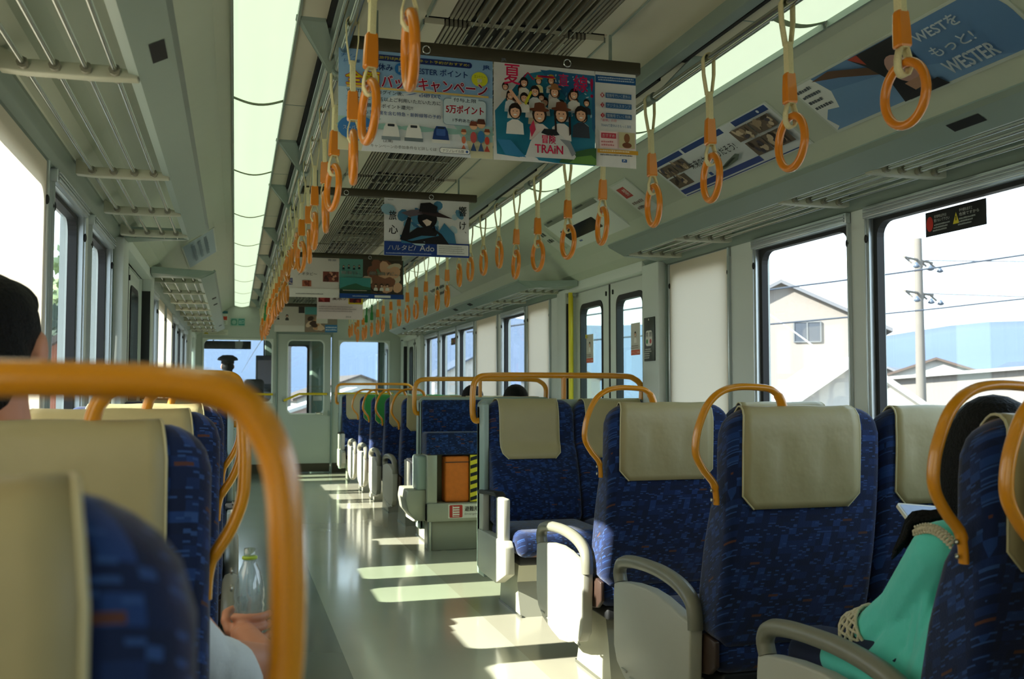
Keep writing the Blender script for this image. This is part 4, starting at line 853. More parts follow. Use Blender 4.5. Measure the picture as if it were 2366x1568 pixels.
def art_school(A, w, h):
    A.rect(0, 0, w, h, '5A8A86'); A.rect(0, h*.5, w*.36, h, '6AA49C'); A.collage(w*.36, h*.10, w*.99, h, ['4A4038', '8A5A48', 'E0B090', '2A2420', '6A8A6A', 'D8C8B0'], 30, 11)
    for k in range(4): A.person(w*(.06+.08*k), h*(.80+.02*(k % 2)), .016, '1A1614', 'E0AE90', '2A2E38')
    A.text('青春は、', w*.02, h*.60, w*.30, h*.085, 'F0F0EC', .02); A.text('最強だ。', w*.45, h*.60, w*.45, h*.09, 'F0F0EC', .02)
    A.rect(0, h*.12, w*.48, h*.52, '4A9A98'); A.poly([(0, h*.24), (w*.12, h*.32), (w*.25, h*.38), (w*.36, h*.31), (w*.48, h*.28), (w*.48, h*.2), (0, h*.2)], '3A6A52'); A.rect(0, h*.12, w*.48, h*.22, '2A3A30'); A.rect(w*.05, h*.19, w*.42, h*.205, 'C8C8B8')
    for k in range(3): A.person(w*(.56+.09*k), h*.33, .026, '1A1614', 'E8B498', 'E8E4DE')
    A.rect(0, 0, w, h*.115, '1E4A96'); A.lines(w*.2, h*.03, w*.3, h*.05, 1, 'A0B4D8', 3); A.rect(w*.54, h*.025, w*.79, h*.085, 'E8ECEC')
def art_red(A, w, h):
    A.rect(0, 0, w, h, 'E4DAD8'); A.collage(w*.03, h*.55, w*.28, h*.88, ['7A2428', 'B85048', '4A1418', 'D08A6A'], 8, 3); A.rect(w*.68, h*.5, w, h*.95, 'D8C030'); A.collage(w*.70, h*.55, w*.96, h*.88, ['6A2428', '9A4038', '3A1A2A'], 8, 8)
    A.text('夏祭り', w*.33, h*.62, w*.30, h*.2, '8A6A6C', .01); A.lines(w*.04, h*.22, w*.9, h*.22, 3, 'B0A4A4', 4); A.text('西日本', w*.62, h*.05, w*.12, h*.05, '5A5458', .01)
def art_a(A, w, h):
    A.rect(0, 0, w, h, 'C2BEB0'); A.person(w*.42, h*.62, .035, '1A1614', 'C89A80', '3A3634'); A.person(w*.13, h*.58, .022, '1A1614', 'C89A80', '2A2A2A'); A.rect(0, 0, w, h*.25, 'D0D0C4'); A.rect(w*.8, h*.75, w, h, '3A3634')
def art_b(A, w, h):
    A.rect(0, 0, w, h, '8A8272'); A.rect(0, h*.7, w*.55, h, '5A9A94'); A.collage(0, 0, w*.6, h*.7, ['8A7A66', 'D8C0A0', '4A3A30', 'C89A70'], 14, 5); A.rect(w*.35, h*.35, w*.7, h*.65, 'D4D4C4'); A.rect(w*.62, 0, w, h*.3, '3A76A4'); A.lines(w*.64, h*.05, w*.34, h*.2, 2, 'C8DCE8', 2)
poster(-.565, -.088, BARY[0], 'pale blue campaign poster with yellow and red headline, on the nearest bar', 'DDE4E8', art_campaign, .004)
poster(-.084, .252, BARY[0], 'summer poster with laughing people in hats and red TRAiN lettering', 'E8E8E6', art_train, .006)
poster(.254, .394, BARY[0], 'narrow white strip poster with blue bars beside the laughing people poster', 'E8E8E6', art_guide, .003)
poster(-.098, .366, BARY[1], 'white poster of a dark hatted figure over a blue lettered band', 'E8E8E8', art_hat, .004)
poster(-.484, -.082, BARY[2], 'pinkish white poster with small photos left of the school poster', 'E6DCD8', art_pink)
poster(-.079, .423, BARY[2], 'teal poster of students over a blue bottom band', 'E8E8E8', art_school)
poster(-.07, .39, BARY[3], 'pinkish poster with two dark red photos near the end of the carriage', 'E4DAD8', art_red)
poster(-.40, -.04, BARY[4], 'grey photo poster next to the end wall, left one of two', 'C8C4B8', art_a)
poster(-.035, .36, BARY[4], 'busy collage poster next to the end wall with a blue corner', 'C8C4B8', art_b)
# posters on the sloped panel over the right rack
fx0, fz0, fx1, fz1 = 1.0, 2.16, 1.2, 2.02; FL = math.hypot(fx1-fx0, fz1-fz0); nx_, nz_ = -(fz0-fz1)/FL, -(fx1-fx0)/FL
def slope_poster(y0, y1, label, draw, base, right=1):
    w = y1-y0; o = (1.1, (y0+y1)/2, 2.09)
    def mp(u, v, h):   # u along the car (away from left of the picture), v up the slope
        t = 1-v/FL; return ((fx0+(fx1-fx0)*t)*right+nx_*(h+.010)*right, y1-u if right > 0 else y0+u, fz0+(fz1-fz0)*t+nz_*(h+.010))
    o = (1.1*right, (y0+y1)/2, 2.09)
    m = MB(o); A = Art(m, mp)
    m.add([mp(u, v, hh) for hh in (-.004, .0004) for u, v in ((-.012, -.0), (w+.012, -.0), (w+.012, FL), (-.012, FL))], [(3, 2, 1, 0), (4, 5, 6, 7), (0, 1, 5, 4), (1, 2, 6, 5), (2, 3, 7, 6), (3, 0, 4, 7)], mat('poster_frame', (190, 198, 186), .4))
    draw(A, w, FL); return tag(m.build('wall_poster'), label, 'poster', 'posters on the sloped side panels')
def art_west(A, w, h):
    A.poly([(0, .012), (w, .012)]+[(w-.10+.10*math.cos(a), h-.108+.10*math.sin(a)) for a in [PI/2*i/8 for i in range(9)]]+[(0, h-.008)], '5E82AC'); A.poly([(0, .012), (w*.9, .012), (w*.5, h*.5), (0, h*.75)], '6E92B8')
    A.poly([(0, .012), (w*.03, h*.1), (w*.01, h*.28), (w*.06, h*.42), (w*.12, h*.38), (w*.16, h*.66), (w*.13, h-.008), (0, h-.008)], 'D8DCD8')
    for k in range(4): A.lines(w*.012, h*(.46+.12*k), w*.11, h*.10, 1, '4A5058', k)
    A.poly([(w*.13, h*.93), (w*.24, h*.96), (w*.46, h*.66), (w*.455, h*.52), (w*.26, h*.80)], '5A4030')
    A.poly([(w*.36, h*.97), (w*.60, h*.97), (w*.60, h*.5), (w*.56, h*.06), (w*.40, .012), (w*.43, h*.45), (w*.40, h*.75)], '16141A'); A.poly([(w*.36, h*.97), (w*.41, h*.97), (w*.41, h*.78)], 'A03A28')
    A.ell(w*.515, h*.52, w*.055, h*.24, 'B08A80'); A.poly([(w*.47, h*.30), (w*.56, h*.32), (w*.57, h*.12), (w*.49, h*.10)], 'A88068'); A.poly([(w*.45, h*.14), (w*.60, h*.2), (w*.62, .012), (w*.43, .012)], '1C1A20'); A.poly([(w*.44, h*.85), (w*.56, h*.80), (w*.585, h*.5), (w*.60, h*.9)], '1A171C')
    A.text('WESTを', w*.655, h*.72, w*.19, h*.16, 'DCE6EC', .03); A.text('もっと!', w*.66, h*.44, w*.18, h*.16, 'DCE6EC', .02); A.text('WESTER', w*.655, h*.15, w*.21, h*.20, 'DCE6EC', .03)
def art_move(A, w, h):
    A.rect(0, .004, w, h-.004, 'D4D8DA'); A.rect(.01, h*.86, w*.30, h*.97, '24407E'); A.rect(w*.32, h*.86, w*.66, h*.97, '24407E'); A.rect(w*.75, h*.86, w-.01, h*.97, '24407E'); A.ell(w*.93, h*.915, w*.008, h*.03, 'C8D0E0', 8); A.rect(.01, h*.08, w*.70, h*.20, '3A4A8A'); A.rect(.01, h*.03, w-.01, h*.05, '24407E')
    for k, (a, b, c, d) in enumerate(((.02, .25, .17, .52), (.02, .56, .15, .82), (.16, .56, .27, .82), (.70, .58, .83, .84), (.84, .58, .98, .84), (.72, .22, .83, .54), (.84, .22, .98, .54))): A.collage(w*a, h*b, w*c, h*d, ['6A5A4E', '3A2E2A', 'A08A72', 'C8B49A', '4A4450'], 9, k+20)
    A.text('未来の力で走りだそう!', w*.29, h*.52, w*.38, h*.17, '20242C', .01); A.poly([(w*.42, h*.28), (w*.52, h*.38), (w*.62, h*.46), (w*.64, h*.42), (w*.60, h*.33), (w*.48, h*.27)], '6A7468'); A.poly([(w*.46, h*.31), (w*.58, h*.41), (w*.60, h*.39), (w*.50, h*.30)], '2E3430'); A.rr(w*.35, h*.26, w*.375, h*.34, .003, '2A4A8A')
slope_poster(2.06, 2.985, 'blue poster with a long-haired person and pale WESTER lettering over the right rack', art_west, 'D8DCD8')
slope_poster(3.16, 4.20, 'white poster with blue bands and brown photos over the right rack', art_move, 'D4D8DA')
def art_s(A, w, h): A.rect(0, .01, w, h-.01, 'D0D4CC'); A.rect(w*.1, h*.55, w*.55, h*.85, 'B0443C'); A.text('禁', w*.3, h*.6, w*.2, h*.2, 'F0E8E0', .02); A.lines(w*.08, h*.15, w*.8, h*.3, 2, '8A7A74', 3)
slope_poster(4.50, 4.70, 'small white and red notice beside the door display', art_s, 'D0D4CC')
def art_s2(A, w, h): A.rect(0, .01, w, h-.01, 'C8CCC0'); A.lines(w*.08, h*.3, w*.8, h*.5, 2, '3A3E38', 5)
slope_poster(5.97, 6.09, 'tiny pale sticker beyond the door display', art_s2, 'C8CCC0')
def art_l(A, w, h): A.rect(0, .01, w, h-.01, '9AB0BC'); A.lines(w*.1, h*.2, w*.75, h*.6, 3, '5A7484', 6)
slope_poster(6.6, 7.7, 'blue grey poster on the left sloped panel above the far rack', art_l, '9AB0BC', -1)
slope_poster(9.0, 9.9, 'small white poster on the far right side panel', art_s2, 'D0D4CC')
# door display on the header panel
o = (1.15, 5.5, 2.06)
t = thing('door_display', 'dark unlit text display above the right side door', 'display', o)
def mpd(u, v, h):
    tt = 1-v/FL; return (fx0+(fx1-fx0)*tt+nx_*(h+.014), 5.86-u, fz0+(fz1-fz0)*tt+nz_*(h+.014))
m = MB(o); Pn = rrect(0, .92, -.06, .225, .03); m.add([mpd(u, v, -.008) for u, v in Pn]+[mpd(u, v, 0) for u, v in Pn], [tuple(range(len(Pn)))[::-1], tuple(range(len(Pn), 2*len(Pn)))]+[(i, (i+1) % len(Pn), len(Pn)+(i+1) % len(Pn), len(Pn)+i) for i in range(len(Pn))], WALL); m.build('header_cover', t)
m = MB(o); Pn = rrect(.10, .66, .045, .135, .012); m.add([mpd(u, v, .001) for u, v in Pn], [tuple(range(len(Pn)))], mat('display_glass', (22, 26, 24), .15, noise=0)); m.build('display_screen', t)
m = MB(o); A = Art(m, mpd); A.l = 3; A.rect(.02, .20, .9, .232, '7A8074'); A.rect(.08, .222, .18, .234, '3A3E38'); A.rect(.6, .222, .72, .234, '3A3E38'); A.rect(.20, .012, .25, .024, '6A7AA0'); m.build('header_slot', t)
# ================================================================ people
CAMP = Vector((-.85, 0, H))
# passenger in the left single seat
o = (-1.15, 1.82, 0)
t = thing('person', 'person with short black hair and white shirt seated at left, holding a bottle', 'person', o)
m = MB(o)
m.ell((-1.255, 1.80, 1.185), (.083, .10, .115), SKIN); m.ell((-1.255, 1.86, 1.12), (.06, .06, .07), SKIN); m.cap((-1.245, 1.78, 1.12), (-1.225, 1.76, .97), .062, .068); m.ell((-1.255, 1.905, 1.16), (.014, .02, .022), SKIN)
m.cap((-1.22, 1.75, .86), (-1.19, 1.74, .55), .125, .135); m.cap((-1.34, 1.75, .90), (-1.08, 1.75, .90), .055, .055); m.cap((-1.06, 1.75, .87), (-.88, 1.88, .615), .048, .042)
m.cap((-.88, 1.88, .615), (-.785, 1.96, .575), .042, .041); m.cap((-.785, 1.96, .575), (-.825, 2.12, .60), .040, .027)
m.cap((-1.325, 1.75, .88), (-1.32, 1.85, .62), .045, .04); m.cap((-1.32, 1.85, .62), (-1.22, 2.05, .52), .042, .03); m.ell((-1.20, 2.09, .52), (.04, .05, .025), SKIN)
for x in (-1.27, -1.08): m.cap((x, 1.74, .50), (x, 2.18, .49), .085, .065); m.cap((x, 2.18, .48), (x, 2.20, .10), .06, .04); m.cap((x, 2.20, .06), (x, 2.32, .05), .04, .035)
m.ell((-1.163, 1.79, 1.165), (.012, .026, .036), SKIN); m.ell((-1.347, 1.79, 1.165), (.012, .026, .036), SKIN)
b = remesh(m, 'body', SKIN, t, .007, 4)
hand = MB(o); hand.ell((-.827, 2.135, .60), (.020, .030, .038), SKIN)
for k, (z, L_) in enumerate(((.632, .9), (.612, 1.0), (.592, .95), (.573, .8))):
    q = [(-.815+.0405*math.cos(a), 2.165+.0405*math.sin(a), z-.002*k) for a in [PI*1.25+L_*PI*.78*i/5 for i in range(6)]]
    for p0, p1, r0 in zip(q[:-1], q[1:], (.0095, .0092, .0088, .0085, .008)): hand.cap(p0, p1, r0, r0*.97, SKIN, 8)
q = [(-.854, 2.14, .605), (-.862, 2.155, .622), (-.860, 2.178, .632), (-.848, 2.194, .636)]
for p0, p1 in zip(q[:-1], q[1:]): hand.cap(p0, p1, .0115, .010, SKIN, 8)
hand.cap((-.827, 2.11, .60), (-.827, 2.135, .60), .026, .024)
remesh(hand, 'hand', SKIN, t, .0035, 3)
m = MB(o); m.ell((-1.255, 1.785, 1.20), (.094, .108, .098), HAIR); m.ell((-1.255, 1.745, 1.15), (.086, .068, .085), HAIR); m.ell((-1.255, 1.83, 1.245), (.082, .08, .05), HAIR); m.ell((-1.25, 1.728, 1.10), (.06, .045, .05), HAIR); remesh(m, 'hair', HAIR, t, .007, 3)
SHIRT = mat('white_shirt', (222, 226, 228), .8, noise=.04, bump=.3, bscale=24)
m = MB(o); m.cap((-1.20, 1.75, .85), (-1.18, 1.745, .56), .14, .15, SHIRT); m.cap((-1.315, 1.75, .89), (-1.07, 1.75, .885), .066, .066, SHIRT); m.cap((-1.07, 1.75, .85), (-.905, 1.86, .635), .058, .052, SHIRT)
for k in range(5): m.cap((-.915+.016*k, 1.85+.010*k, .635-.010*k), (-.90+.016*k, 1.87+.010*k, .590-.006*k), .049+.003*(k % 2), .046+.004*(k % 2), SHIRT)
m.cap((-1.325, 1.75, .88), (-1.32, 1.83, .68), .055, .052, SHIRT); remesh(m, 'shirt', SHIRT, t, .007, 3)
m = MB(o); TR = mat('dark_trousers', (40, 42, 48), .85)
for x in (-1.27, -1.08): m.cap((x, 1.72, .50), (x, 2.19, .49), .095, .075, TR); m.cap((x, 2.19, .48), (x, 2.20, .14), .072, .055, TR)
m.ell((-1.18, 1.74, .52), (.18, .12, .1), TR); remesh(m, 'trousers', TR, t, .01, 3)
# bottle
CLEAR = glassmat('clear_plastic', (214, 222, 222), .30, .08)
_n = CLEAR.node_tree; _o = [x for x in _n.nodes if x.type == 'OUTPUT_MATERIAL'][0]; _m = _o.inputs[0].links[0].from_node; _d = _n.nodes.new('ShaderNodeBsdfTranslucent'); _d.inputs[0].default_value = (.8, .83, .82, 1); _x = _n.nodes.new('ShaderNodeMixShader'); _x.inputs[0].default_value = .22
_n.links.new(_m.outputs[0], _x.inputs[1]); _n.links.new(_d.outputs[0], _x.inputs[2]); _n.links.new(_x.outputs[0], _o.inputs[0])
o = (-.815, 2.165, .555); t = thing('drink_bottle', 'clear ribbed plastic bottle with green neck ring in a hand by the aisle', 'bottle', o)
pr = [(.0, 0), (.026, .002), (.031, .010), (.031, .03)]
for k in range(5): pr += [(.0285, .038+.016*k), (.0315, .046+.016*k)]
pr += [(.0305, .128), (.028, .145), (.022, .165), (.0145, .182), (.0125, .192)]
m = MB(o); m.lathe(pr, o, CLEAR, 28); m.build('bottle_body', t)
m = MB(o); m.lathe([(.0125, .190), (.0158, .191), (.0158, .196), (.0125, .197)], o, mat('lime_ring', (176, 206, 60), .4), 20); m.build('neck_ring', t)
m = MB(o); m.lathe([(.0, .214), (.0118, .213), (.0122, .198), (.0122, .192), (0, .192)], o, CLEAR, 20); m.build('bottle_mouth', t)
m = MB(o); m.lathe([(0, .004), (.0285, .006), (.0285, .036), (0, .0362)], o, glassmat('water', (222, 236, 238), .05), 24); m.build('water', t)
# person in the turquoise top
o = (.72, 1.85, 0)
t = thing('person', 'person in a turquoise top with lace trim and jeans leaning over a phone', 'person', o)
m = MB(o)
m.ell((.745, 1.80, .975), (.074, .09, .105), SKIN); m.ell((.745, 1.86, .92), (.05, .05, .06), SKIN); m.ell((.745, 1.893, .96), (.012, .018, .02), SKIN); m.cap((.745, 1.77, .90), (.755, 1.73, .76), .05, .06)
m.cap((.78, 1.72, .72), (.74, 1.70, .46), .115, .13); m.cap((.60, 1.755, .755), (.92, 1.74, .75), .046, .046)
m.cap((.575, 1.735, .75), (.60, 1.94, .575), .044, .04); m.cap((.60, 1.94, .575), (.735, 2.0, .735), .038, .026)
m.cap((.93, 1.74, .74), (.95, 1.95, .60), .047, .04); m.cap((.95, 1.95, .60), (.80, 2.03, .75), .038, .026)
for x in (.60, .80): m.cap((x, 1.74, .47), (x-.05 if x < .7 else x, 2.17, .445), .085, .064); xx = x-.05 if x < .7 else x; m.cap((xx, 2.17, .44), (xx, 2.12, .08), .058, .04); m.cap((xx, 2.12, .05), (xx, 2.26, .045), .04, .032)
remesh(m, 'body', SKIN, t, .007, 4)
for sx_, hx, hy, hz in ((1, .735, 2.01, .757), (-1, .825, 2.035, .757)):
    m = MB(o); m.ell((hx, hy, hz), (.022, .036, .018), SKIN)
    for k in range(4):
        a = Vector((hx+sx_*.006, hy+.028-.016*k, hz+.004)); b = a+Vector((sx_*.022, .012, .006)); c = b+Vector((sx_*.012, .004, .018)); m.cap(a, b, .009, .0085, SKIN, 8); m.cap(b, c, .0085, .0075, SKIN, 8)
    a = Vector((hx, hy-.025, hz+.006)); b = a+Vector((sx_*.012, .004, .026)); c = b+Vector((sx_*.018, .01, .008)); m.cap(a, b, .0105, .0095, SKIN, 8); m.cap(b, c, .0095, .008, SKIN, 8)
    remesh(m, 'hand', SKIN, t, .0035, 3)
TQ = mat('turquoise_cotton', (94, 214, 198), .85, noise=.06, scale=18, bump=.35, bscale=26, sheen=.2)
m = MB(o)
m.cap((.78, 1.735, .725), (.73, 1.735, .50), .13, .15, TQ); m.cap((.565, 1.73, .77), (.92, 1.745, .765), .064, .068, TQ)
m.cap((.568, 1.735, .765), (.60, 1.89, .61), .066, .068, TQ); m.cap((.60, 1.89, .61), (.595, 1.985, .54), .066, .062, TQ); m.cap((.94, 1.745, .75), (.95, 1.93, .61), .064, .066, TQ)
m.cap((.57, 1.70, .62), (.555, 1.76, .46), .055, .07, TQ); m.cap((.60, 1.82, .62), (.56, 1.90, .48), .05, .065, TQ); m.cap((.54, 1.80, .47), (.52, 2.04, .475), .055, .045, TQ); m.cap((.60, 1.80, .50), (.85, 1.90, .50), .09, .09, TQ)
for k in range(7):
    a = .03*k; m.cap((.548+.005*k, 1.74+a, .74-.02*k), (.535+.006*k, 1.78+a, .52), .013, .017, TQ, 8)
b = remesh(m, 'shirt', TQ, t, .006, 3)
LACE = mat('crochet_lace', (206, 196, 168), .9, noise=.2, scale=160, bump=.5, bscale=200)
m = MB(o)
for k in range(14):
    u = k/13; p = Vector((.520-.018*u, 1.765-.13*u, .808-.006*u+.016*math.sin(PI*u))); m.tube([p+Vector((0, .0, -.0085)), p+Vector((-.008, -.008, 0)), p+Vector((.004, -.010, .008))], .0034, LACE, 6); m.tube([p+Vector((.002, 0, .0085)), p+Vector((-.006, -.012, .0075))], .0026, LACE, 6); m.tube([p+Vector((-.002, 0, -.0085)), p+Vector((-.006, -.012, -.0075))], .0026, LACE, 6)
m.build('shoulder_lace', t)
m = MB(o); d = Vector((-.01, .09, -.065)).normalized(); c0 = Vector((.595, 1.985, .545)); a1 = d.cross(Vector((0, 0, 1))).normalized(); a2 = d.cross(a1)
for i in range(18):
    g = 2*PI*i/18
    for s_ in (1, -1):
        m.tube([c0+d*(.055*q)+(a1*math.cos(g+s_*q*.8)+a2*math.sin(g+s_*q*.8))*(.066+.008*q) for q in (0, .25, .5, .75, 1)], .0033, LACE, 6)
for q in (0, .5, 1): m.tube([c0+d*(.055*q)+(a1*math.cos(2*PI*k/20)+a2*math.sin(2*PI*k/20))*(.066+.008*q) for k in range(20)], .0042, LACE, 6, True)
m.build('cuff_lace', t)
JN = mat('blue_jeans', (28, 38, 66), .9, noise=.15, scale=120)
m = MB(o)
for x in (.60, .80): xx = x-.05 if x < .7 else x; m.cap((x, 1.73, .475), (xx, 2.17, .445), .096, .076, JN); m.cap((xx, 2.17, .44), (xx, 2.12, .12), .072, .055, JN)
m.ell((.70, 1.74, .50), (.19, .13, .09), JN); remesh(m, 'jeans', JN, t, .009, 3)
m = MB(o); m.ell((.745, 1.785, .992), (.088, .10, .10), HAIR); m.ell((.745, 1.755, .92), (.088, .07, .12), HAIR); m.ell((.682, 1.80, .92), (.03, .075, .13), HAIR)
for k in range(16):
    u = k/15; p0 = Vector((.70, 1.80+.02*u, .88)); p3 = Vector((.585+.05*u, 1.88+.03*math.sin(5*u), .775-.02*math.sin(9*u))); P = spline([p0, p0.lerp(p3, .4)+Vector((0, .02, -.015)), p0.lerp(p3, .8)+Vector((0, .02, .012)), p3, p3+Vector((-.02, .01, -.03-.02*u))], 3); m.tube(P, [.008]*(len(P)-3)+[.006, .004, .002], HAIR, 6)
m.build('hair', t)
o = (.742, 2.0, .802); t = thing('phone', 'smartphone with pale screen held by the person in turquoise', 'phone', o)
ux = Vector((.97, .05, -.10)).normalized(); uy = Vector((-.05, .80, .60)); uy = (uy-ux*uy.dot(ux)).normalized(); uz = ux.cross(uy)
def PP(a, b, c): return tuple(Vector(o)+Vector((0, .01, .0))+ux*a+uy*b+uz*c)
q = rrect(-.066, .066, -.034, .034, .01)
m = MB(o); n = len(q); m.loft([[PP(a, b, -.004) for a, b in q], [PP(a, b, .004) for a, b in q]], mat('phone_case', (206, 200, 178), .4), smooth=False); m.build('phone_case', t)
q2 = rrect(-.060, .060, -.029, .029, .007); m = MB(o); m.add([PP(a, b, .0045) for a, b in q2], [tuple(range(n))], mat('phone_screen', (112, 128, 168), .08, noise=.25, scale=60)); m.build('phone_screen', t)
# two heads over the partition seat and one row on
def head_person(label, x, y, zt, hw, hairc, top):
    o = (x, y, 0); t = thing('person', label, 'person', o); k = hw/.088
    m = MB(o); hz = zt-.115*k
    m.ell((x, y, hz), (.076*k, .095*k, .11*k), SKIN); m.ell((x, y+.06*k, hz-.06*k), (.05*k, .05*k, .06*k), SKIN); m.ell((x, y+.098*k, hz-.01), (.012, .018, .02), SKIN); m.cap((x, y-.01, hz-.06), (x, y-.03, hz-.20), .05, .055); m.cap((x, y-.04, hz-.30), (x, y-.06, .50), .115, .12); m.cap((x-.10, y-.04, hz-.25), (x+.10, y-.04, hz-.25), .05, .05)
    for s_ in (-1, 1): m.cap((x+s_*.105, y-.04, hz-.26), (x+s_*.108, y+.06, .58), .046, .04); m.cap((x+s_*.108, y+.06, .58), (x+s_*.08, y+.24, .54), .04, .03); m.ell((x+s_*.07, y+.27, .54), (.03, .045, .022), SKIN); m.cap((x+s_*.09, y-.05, .50), (x+s_*.09, y+.38, .48), .085, .065); m.cap((x+s_*.09, y+.38, .47), (x+s_*.09, y+.40, .08), .06, .04)
    remesh(m, 'body', SKIN, t, .012, 3)
    m = MB(o); m.ell((x, y-.012, hz+.018), (.088*k, .106*k, .10*k), hairc); m.ell((x, y-.05*k, hz-.05), (.082*k, .06*k, .09*k), hairc); remesh(m, 'hair', hairc, t, .008, 3)
    m = MB(o); cl = mat('cloth_'+top, top, .85); m.cap((x, y-.04, hz-.31), (x, y-.06, .52), .128, .132, cl); m.cap((x-.09, y-.04, hz-.26), (x+.09, y-.04, hz-.26), .062, .062, cl)
    for s_ in (-1, 1): m.cap((x+s_*.10, y-.04, hz-.27), (x+s_*.105, y+.05, .60), .054, .05, cl)
    remesh(m, 'top', cl, t, .012, 3); return t
head_person('person with black hair, only the crown showing over the ladder partition', 1.215, 7.24, 1.150, .098, HAIR, '3A4250')
head_person('person with black hair, only the crown showing, one row beyond the ladder partition', 1.09, 8.14, 1.150, .095, HAIR, '6A5A50')
# faces
EYEW = mat('eye_white', (226, 222, 216), .25); IRIS = mat('iris_dark', (34, 24, 20), .2); LIP = mat('lips', (164, 84, 76), .5)
def face(t, o, x, y, z, k=1.0):
    for s_ in (-1, 1):
        m = MB(o); m.ell((x+s_*.030*k, y, z), (.0125*k, .007, .0075*k), EYEW, None, 10, 8); e = m.build('eye', t)
        m = MB(o); m.ell((x+s_*.030*k, y+.0055, z), (.0055*k, .003, .006*k), IRIS, None, 8, 6); m.build('iris', e)
        m = MB(o); m.tube([(x+s_*.014*k, y+.002, z+.019*k), (x+s_*.03*k, y+.003, z+.023*k), (x+s_*.046*k, y-.006, z+.018*k)], .003*k, HAIR, 6); m.build('eyebrow', t)
    m = MB(o); m.ell((x, y+.008, z-.062*k), (.022*k, .010, .0065*k), LIP, None, 12, 8); m.build('mouth', t)
P_ = {o_['label'][:22]: o_ for o_ in bpy.data.objects if o_.name.startswith('person') and 'label' in o_}
for lb, o_ in P_.items():
    L_ = tuple(o_.location)
    if lb.startswith('person in a turquoise'): face(o_, L_, .745, 1.884, .982)
    elif lb.startswith('person with short blac'): face(o_, L_, -1.255, 1.893, 1.19)
# driver
o = (-.955, 14.40, 0); t = thing('person', 'train driver in a black peaked cap seen from behind through the end window', 'person', o)
NAVY = mat('uniform_black', (18, 20, 24), .8)
x, y = -.955, 14.40
m = MB(o); m.ell((x, y, 1.45), (.078, .096, .115), SKIN); m.cap((x, y-.01, 1.39), (x, y-.02, 1.22), .052, .058); m.cap((x, y-.02, 1.10), (x, y-.04, .62), .14, .15); m.cap((x-.18, y-.02, 1.16), (x+.18, y-.02, 1.16), .06, .06)
for s_ in (-1, 1): m.ell((x+s_*.082, y, 1.435), (.012, .024, .034), SKIN); m.cap((x+s_*.2, y-.02, 1.15), (x+s_*.24, y+.1, .86), .052, .044); m.cap((x+s_*.24, y+.1, .86), (x+s_*.16, y+.36, .90), .042, .03); m.ell((x+s_*.155, y+.39, .90), (.035, .05, .025), SKIN); m.cap((x+s_*.1, y, .60), (x+s_*.1, y+.42, .58), .085, .065); m.cap((x+s_*.1, y+.42, .57), (x+s_*.1, y+.44, .08), .06, .04)
remesh(m, 'body', SKIN, t, .01, 3)
m = MB(o); m.ell((x, y-.02, 1.435), (.086, .092, .080), HAIR); m.ell((x, y-.045, 1.375), (.07, .055, .06), HAIR); remesh(m, 'hair', HAIR, t, .008, 3)
m = MB(o); m.lathe([(.0, 1.552), (.07, 1.548), (.125, 1.515), (.142, 1.488), (.135, 1.476), (.09, 1.468), (.088, 1.43), (.0, 1.432)], (x, y, .05), NAVY, 28); m.sheet([[(x-.08+.16*i/6, y+.05+.09*math.sin(PI*i/6)*k/2, 1.488-.012*k) for i in range(7)] for k in range(3)], BLACK, True, .003); m.build('peaked_cap', t)
m = MB(o); m.cap((x, y-.015, 1.20), (x, y-.012, 1.275), .085, .068, NAVY); m.cap((x, y-.02, 1.09), (x, y-.04, .62), .15, .165, NAVY); m.cap((x-.185, y-.02, 1.15), (x+.185, y-.02, 1.15), .072, .072, NAVY)
for s_ in (-1, 1): m.cap((x+s_*.2, y-.02, 1.14), (x+s_*.24, y+.1, .86), .064, .055, NAVY); m.cap((x+s_*.24, y+.1, .86), (x+s_*.17, y+.33, .90), .052, .042, NAVY); m.cap((x+s_*.1, y, .60), (x+s_*.1, y+.42, .58), .096, .076, NAVY)
remesh(m, 'uniform', NAVY, t, .012, 3)
# cab fittings
o = (-.60, 14.15, 0); t = thing('driver_seat', 'black high-backed driver seat in the cab', 'seat', o)
m = MB(o); m.prism(rrect(-.74, -.46, .62, 1.26, .06), 1, 14.12, 14.20, BLACK, .02); m.build('backrest', t); m = MB(o); m.box(-.76, -.44, 14.2, 14.6, .5, .60, BLACK, .03); m.build('seat', t); m = MB(o); m.tube([(-.6, 14.4, 0), (-.6, 14.4, .5)], .05, STEEL, 12); m.build('post', t)
o = (-.8, 14.93, 0); t = thing('control_desk', 'dark driver control desk under the cab window', 'desk', o)
m = MB(o); m.prism([(14.98, 0), (14.98, .90), (15.03, .98), (15.2, 1.10), (15.29, 1.14), (15.29, 0)], 0, -1.38, -.20, mat('desk_dark', (34, 38, 42), .5), .01); m.build('desk_body', t)
m = MB(o); m.box(-.56, -.28, 15.0, 15.06, 1.13, 1.62, mat('monitor_grey', (58, 62, 72), .4), .01); m.box(-.53, -.33, 14.996, 15.0, 1.2, 1.55, mat('monitor_screen', (120, 116, 130), .2)); m.build('monitor', t)
m = MB(o); m.box(-.66, -.63, 15.0, 15.04, .96, 1.12, STEEL, .006); m.build('lever', t)
o = (-.97, 15.15, 1.8); t = thing('sun_visor', 'wide black sun visor across the driver windscreen', 'visor', o)
m = MB(o); m.box(-1.30, -.63, 15.14, 15.16, 1.715, 1.835, BLACK, .008); m.build('visor_panel', t)
m = MB(o)
for xx in (-1.17, -.80): m.tube([(xx, 15.15, 1.83), (xx+.02, 15.43, 1.99)], .008, BLACK, 8)
m.build('hinge_arm', t)
o = (.33, 15.0, 0); t = thing('cab_cabinet', 'grey-green equipment column beside the cab door opening', 'cabinet', o)
